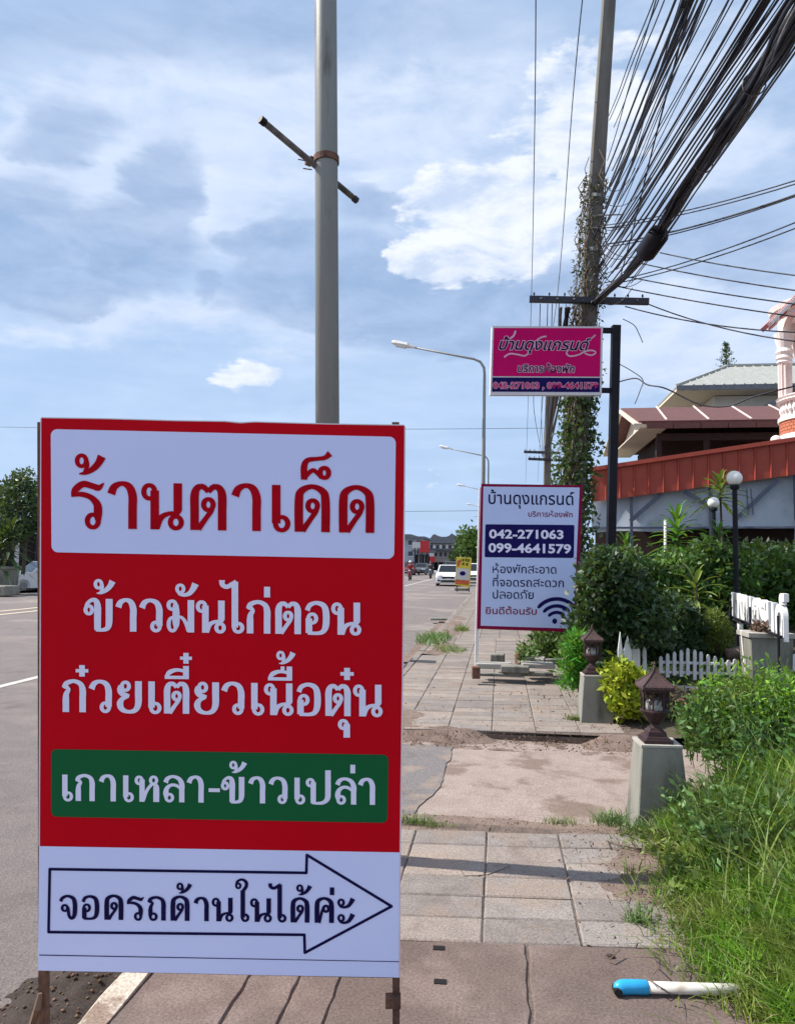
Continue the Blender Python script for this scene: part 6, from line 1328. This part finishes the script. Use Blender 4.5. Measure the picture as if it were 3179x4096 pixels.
# ------------------------------------------------------------------ vehicles and riders
def car(x, y, rz, m, label, kind='hatch', wd=1.72, Ln=4.1, H=1.48, group='parked cars'):
    t = thing('car', (x, y, RZ), label, 'car', group); o3 = Vector((x, y, RZ)); hw = wd / 2; t.rotation_euler = (0, 0, rz)
    # profile front at -y
    prof = [(0, .28), (.02, .62), (.25, .78), (1.05, .93), (1.25, .96), (Ln - .25, .98), (Ln - .03, .85), (Ln, .35), (Ln - .1, .22), (.1, .20)]
    b = MB(); n = len(prof); V = []
    for sx, ins in ((-1, .10), (-1, 0), (1, 0), (1, .10)):
        for py_, pz_ in prof: V.append(o3 + Vector((sx * (hw - ins), py_ - Ln / 2 + (ins if py_ < 1 else -ins) * (1 if ins else 0) * .0, pz_ + (.0 if not ins else (-.0)))))
    V2 = []
    for j, (sx, sc_) in enumerate(((-1, .84), (-.86, 1.0), (-.5, 1.03), (.5, 1.03), (.86, 1.0), (1, .84))):
        for py_, pz_ in prof: V2.append(o3 + Vector((sx * hw, (py_ - Ln / 2) * (.93 + .07 * sc_) * 1.0, .2 + (pz_ - .2) * (.93 + .07 * sc_))))
    b.add(V2, [(j * n + k, j * n + (k + 1) % n, (j + 1) * n + (k + 1) % n, (j + 1) * n + k) for j in range(5) for k in range(n)] + [tuple(range(n)), tuple(range(5 * n, 6 * n))]); b.build('body', A[m], t, smooth=False)
    b = MB(); y0, y1, y2, y3 = -Ln / 2 + 1.1, -Ln / 2 + 1.75, Ln / 2 - .9, Ln / 2 - .15; V = []
    for yy, z_, w_ in ((y0, .93, .80), (y1, H, .66), (y2, H - .02, .66), (y3, .95, .78)): V += [o3 + Vector((-w_ * wd / 1.72, yy, z_)), o3 + Vector((w_ * wd / 1.72, yy, z_))]
    b.add(V, [(0, 1, 3, 2), (2, 3, 5, 4), (4, 5, 7, 6), (0, 2, 4, 6), (1, 7, 5, 3), (0, 6, 7, 1)]); b.build('cabin', A[m], t)
    def lerp3(a_, c2, f_): return a_ + (c2 - a_) * f_
    A0_, B0_, A1_, B1_ = V[0], V[1], V[2], V[3]; b = MB(); nf = (B0_ - A0_).cross(A1_ - A0_).normalized() * -.0
    P = [lerp3(lerp3(A0_, A1_, .08), lerp3(B0_, B1_, .08), .05), lerp3(lerp3(A0_, A1_, .08), lerp3(B0_, B1_, .08), .95), lerp3(lerp3(A0_, A1_, .9), lerp3(B0_, B1_, .9), .93), lerp3(lerp3(A0_, A1_, .9), lerp3(B0_, B1_, .9), .07)]
    b.slab(P, .015, (0, -1, .8)); b.build('windscreen', A['carglass'], t)
    for s_ in (-1, 1):
        w_ = wd / 1.72; b = MB(); P = [o3 + Vector((s_ * (.79 * w_ + .004), y0 + .25, .99)), o3 + Vector((s_ * (.675 * w_ + .004), y1 + .05, H - .07)), o3 + Vector((s_ * (.675 * w_ + .004), y2 - .05, H - .09)), o3 + Vector((s_ * (.775 * w_ + .004), y3 - .25, 1.0))]
        b.slab(P, .012, (s_, 0, 0)); b.build('side_window', A['carglass'], t)
        b = MB(); b.box(o3 + Vector((s_ * (hw + .08), y0 + .3, 1.0)), (.18, .1, .13)); b.build('wing_mirror', A[m], t, bevel=.02)
        b = MB(); b.box(o3 + Vector((s_ * (hw - .24), -Ln / 2 + .10, .70)), (.40, .16, .15), s_ * .35); b.build('headlight', A['lightglass'], t, bevel=.03)
        b = MB(); b.box(o3 + Vector((s_ * (hw - .2), -Ln / 2 + .0, .40)), (.18, .06, .1)); b.build('fog_light', A['tyre'], t)
        for yy in (-Ln / 2 + .78, Ln / 2 - .72):
            b = MB(); c2 = o3 + Vector((s_ * (hw - .1), yy, .31)); b.tube([c2 - Vector((.1, 0, 0)), c2 + Vector((.1, 0, 0))], .31, 16); wh = b.build('wheel', A['tyre'], t)
            b = MB(); b.tube([c2 + Vector((s_ * .09, 0, 0)), c2 + Vector((s_ * .108, 0, 0))], .19, 12); b.build('rim', A['galv'], wh)
    b = MB(); b.box(o3 + Vector((0, -Ln / 2 + .015, .60)), (.85, .06, .15)); b.build('grille', A['tyre'], t, bevel=.02)
    b = MB(); b.box(o3 + Vector((0, -Ln / 2 + .0, .36)), (1.05, .06, .14)); b.build('air_intake', A['tyre'], t, bevel=.02)
    b = MB(); b.box(o3 + Vector((0, -Ln / 2 - .015, .49)), (.36, .03, .10)); b.build('number_plate', A['white'], t)
    return t
cw_ = aty(1786, 2345, 52); car(cw_.x, 54, R(3), 'carwhite', 'white hatchback parked facing the camera beside the yellow banner')
cw_ = aty(1897, 2330, 60); car(cw_.x, 62, 0, 'carwhite', 'white car partly hidden behind the hotel sign edge', H=1.6, wd=1.78)
cw_ = aty(1800, 2300, 80); car(cw_.x, 82, 0, 'cargrey', 'dark car parked behind the white hatchback', H=1.75)
cw_ = aty(1685, 2300, 95); car(cw_.x, 96, R(-8), 'cargrey', 'dark grey car driving away behind the riders', wd=1.8, group='cars on the road')
cw_ = aty(1655, 2300, 92); car(cw_.x - .8, 92, R(0), 'carred', 'dark red car at the far left of the street view', group='cars on the road')
cw_ = aty(128, 2370, 33); car(cw_.x - .4, 34.5, R(-35), 'carwhite', 'white car parked on the far side behind the concrete barrier', group=None)
def skinbody(name, verts, edges, rad, m, parent):
    me = bpy.data.meshes.new(name); me.from_pydata([tuple(v) for v in verts], edges, []); o = bpy.data.objects.new(name, me); COL.objects.link(o)
    md = o.modifiers.new('s', 'SKIN'); sv = me.skin_vertices[0].data
    for i_, r_ in enumerate(rad): sv[i_].radius = (r_, r_)
    sv[0].use_root = True; md2 = o.modifiers.new('d', 'SUBSURF'); md2.levels = 1; md2.render_levels = 1
    bpy.context.view_layer.update(); m2 = bpy.data.meshes.new_from_object(o.evaluated_get(bpy.context.evaluated_depsgraph_get())); bpy.data.objects.remove(o)
    return link(m2, name, m, parent, None, True)
def rider(px, Y, shirt, label, blabel, mcol):
    x = aty(px, 2300, Y).x; o3 = Vector((x, Y, RZ)); t = thing('motorcycle', o3, blabel, 'motorcycle', 'motorcycles coming up the road')
    for yy in (-.6, .62):
        b = MB(); pts = [o3 + Vector((0, yy + .25 * math.cos(a), .29 + .25 * math.sin(a))) for a in np.linspace(0, 6.283, 17)]; b.tube(pts, .045, 6, cap=False); b.build('wheel', A['tyre'], t)
    b = MB(); b.tube([o3 + Vector((0, -.6, .29)), o3 + Vector((0, -.42, .75)), o3 + Vector((0, -.35, 1.0))], .04, 6); b.tube([o3 + Vector((-.33, -.25, 1.03)), o3 + Vector((0, -.38, 1.0)), o3 + Vector((.33, -.25, 1.03))], .018, 6); b.build('handlebar', A['darksteel'], t)
    b = MB(); V = []
    for yy, z0, z1, w_ in ((-.52, .42, .92, .13), (-.30, .35, .95, .19), (-.12, .30, .48, .17), (.15, .32, .72, .15), (.55, .45, .80, .14), (.85, .6, .78, .07)):
        V += [o3 + Vector((-w_, yy, z0)), o3 + Vector((w_, yy, z0)), o3 + Vector((w_ * .8, yy, z1)), o3 + Vector((-w_ * .8, yy, z1))]
    b.add(V, [(i_ * 4 + k, i_ * 4 + (k + 1) % 4, i_ * 4 + 4 + (k + 1) % 4, i_ * 4 + 4 + k) for i_ in range(5) for k in range(4)] + [(0, 1, 2, 3), (20, 21, 22, 23)]); b.build('body', A[mcol], t, bevel=.01)
    b = MB(); b.box(o3 + Vector((0, .3, .81)), (.26, .65, .07)); b.build('seat', A['tyre'], t)
    b = MB(); b.ball(o3 + Vector((0, -.55, .88)), .08, 10); b.build('headlight', A['lightglass'], t, smooth=True)
    p = thing('person', o3 + Vector((0, .12, .8)), label, 'person', None)
    def Q(a_, b_, c_): return o3 + Vector((a_, b_, c_))
    body = [Q(0, .15, .88), Q(0, .1, 1.1), Q(0, .05, 1.32), Q(0, .03, 1.42), Q(0, .0, 1.52), Q(-.09, .1, .86), Q(-.17, -.2, .80), Q(-.15, -.12, .40), Q(-.15, -.26, .34), Q(.09, .1, .86), Q(.17, -.2, .80), Q(.15, -.12, .40), Q(.15, -.26, .34), Q(-.19, .02, 1.33), Q(-.29, -.04, 1.10), Q(-.31, -.24, 1.06), Q(.19, .02, 1.33), Q(.29, -.04, 1.10), Q(.31, -.24, 1.06)]
    E_ = [(0, 1), (1, 2), (2, 3), (3, 4), (0, 5), (5, 6), (6, 7), (7, 8), (0, 9), (9, 10), (10, 11), (11, 12), (2, 13), (13, 14), (14, 15), (2, 16), (16, 17), (17, 18)]
    skinbody('body', body, E_, [.13, .13, .14, .06, .07, .09, .075, .05, .045, .09, .075, .05, .045, .065, .05, .04, .065, .05, .04], A['skin'], p)
    skinbody('shirt', [v + Vector((0, 0, 0)) for v in (body[0], body[1], body[2], body[13], body[14], body[16], body[17])], [(0, 1), (1, 2), (2, 3), (3, 4), (2, 5), (5, 6)], [.15, .15, .16, .08, .065, .08, .065], A[shirt], p)
    skinbody('trousers', [body[0], body[5], body[6], body[7], body[9], body[10], body[11]], [(0, 1), (1, 2), (2, 3), (0, 4), (4, 5), (5, 6)], [.14, .105, .09, .065, .105, .09, .065], A['trouser'], p)
    b = MB(); b.ball(Q(0, -.01, 1.60), .115, 12, (1, 1.1, 1.15)); b.build('head', A['skin'], p, smooth=True)
    b = MB(); b.ball(Q(0, .02, 1.63), .135, 12, (1, 1.1, 1.05)); b.build('helmet', A['white'] if shirt == 'shirt_red' else A['shirt_dark'], p, smooth=True)
rider(1640, 66, 'shirt_red', 'rider in a red top on the left motorcycle', 'left red motorcycle coming towards the camera', 'carred')
rider(1722, 74, 'shirt_dark', 'rider in dark clothes on the right motorcycle', 'right dark motorcycle beside the white hatchback', 'cargrey')
# leaning yellow and orange banner at the kerb
fb = thing('banner_stand', atz(1855, 2362, 0), 'tilted yellow and orange advertising banner in front of the white cars', 'banner')
def fbp(px, py, la=0.): return atd(px, py, 40 - la)
plate('board', [(1826, 2228), (1886, 2232), (1878, 2351), (1820, 2340)], 0, A['shopyellow'], fb, .04, fbp)
plate('photo_panel', [(1826, 2272), (1877, 2276), (1876, 2322), (1824, 2318)], .02, A['wall_c'], fb, 0, fbp)
plate('orange_strip', [(1823, 2318), (1876, 2322), (1874, 2340), (1821, 2336)], .03, A['orange'], fb, 0, fbp)
plate('orange_corner', [(1828, 2244), (1845, 2238), (1838, 2262), (1827, 2268)], .03, A['orange'], fb, 0, fbp)
b = MB()
for k, (x, y) in enumerate(((1852, 2240), (1864, 2240), (1874, 2242), (1853, 2256), (1868, 2258))): b.add([fbp(x - 4, y - 5, .04), fbp(x + 4, y - 5, .04), fbp(x + 3, y + 5, .04), fbp(x - 4, y + 5, .04)], [(0, 1, 2, 3)])
b.build('print_mark', A['leaf_dark'], fb)
b = MB(); V = [fbp(1850 + 12 * math.cos(a), 2294 + 9 * math.sin(a), .03) for a in np.linspace(0, 6.28, 13)[:-1]]; b.add(V, [tuple(range(12))]); b.build('print_mark', A['navy'], fb)
b = MB()
for x in (1828, 1876): b.bar(fbp(x, 2345, -.06), atd(x, 2366, 40.2), .05)
b.build('leg', A['darksteel'], fb)
b = MB(); b.box(atz(1848, 2362) + Vector((0, 0, .05)), (.8, .4, .14)); tag(b.build('wooden_ramp', A['concrete'], None, 'base'), 'low concrete piece on the kerb below the banner', 'ramp')
b = MB(); c_ = atz(1770, 2472); b.box(c_ + Vector((0, 0, -.03)), (.7, .35, .05), R(10)); tag(b.build('broken_slab', A['concrete'], None, 'base'), 'broken dark slab lying at the road edge by the grass clump', 'slab')
# unseen board added behind the big sign only to shade the paving
hb_ = thing('shadow_board', (-2.35, 11.2, RZ), 'unseen low board added behind the big red sign to cast a shadow', 'board')
b = MB(); b.box((-2.35, 11.25, .52), (.05, 1.75, 1.0)); b.build('panel', A['concrete_light'], hb_)
b = MB()
for yy in (10.45, 12.05): b.box((-2.35, yy, .2), (.06, .06, .75)); 
b.box((-2.35, 11.75, 1.2), (.06, .30, .5)); b.build('leg', A['darksteel'], hb_)
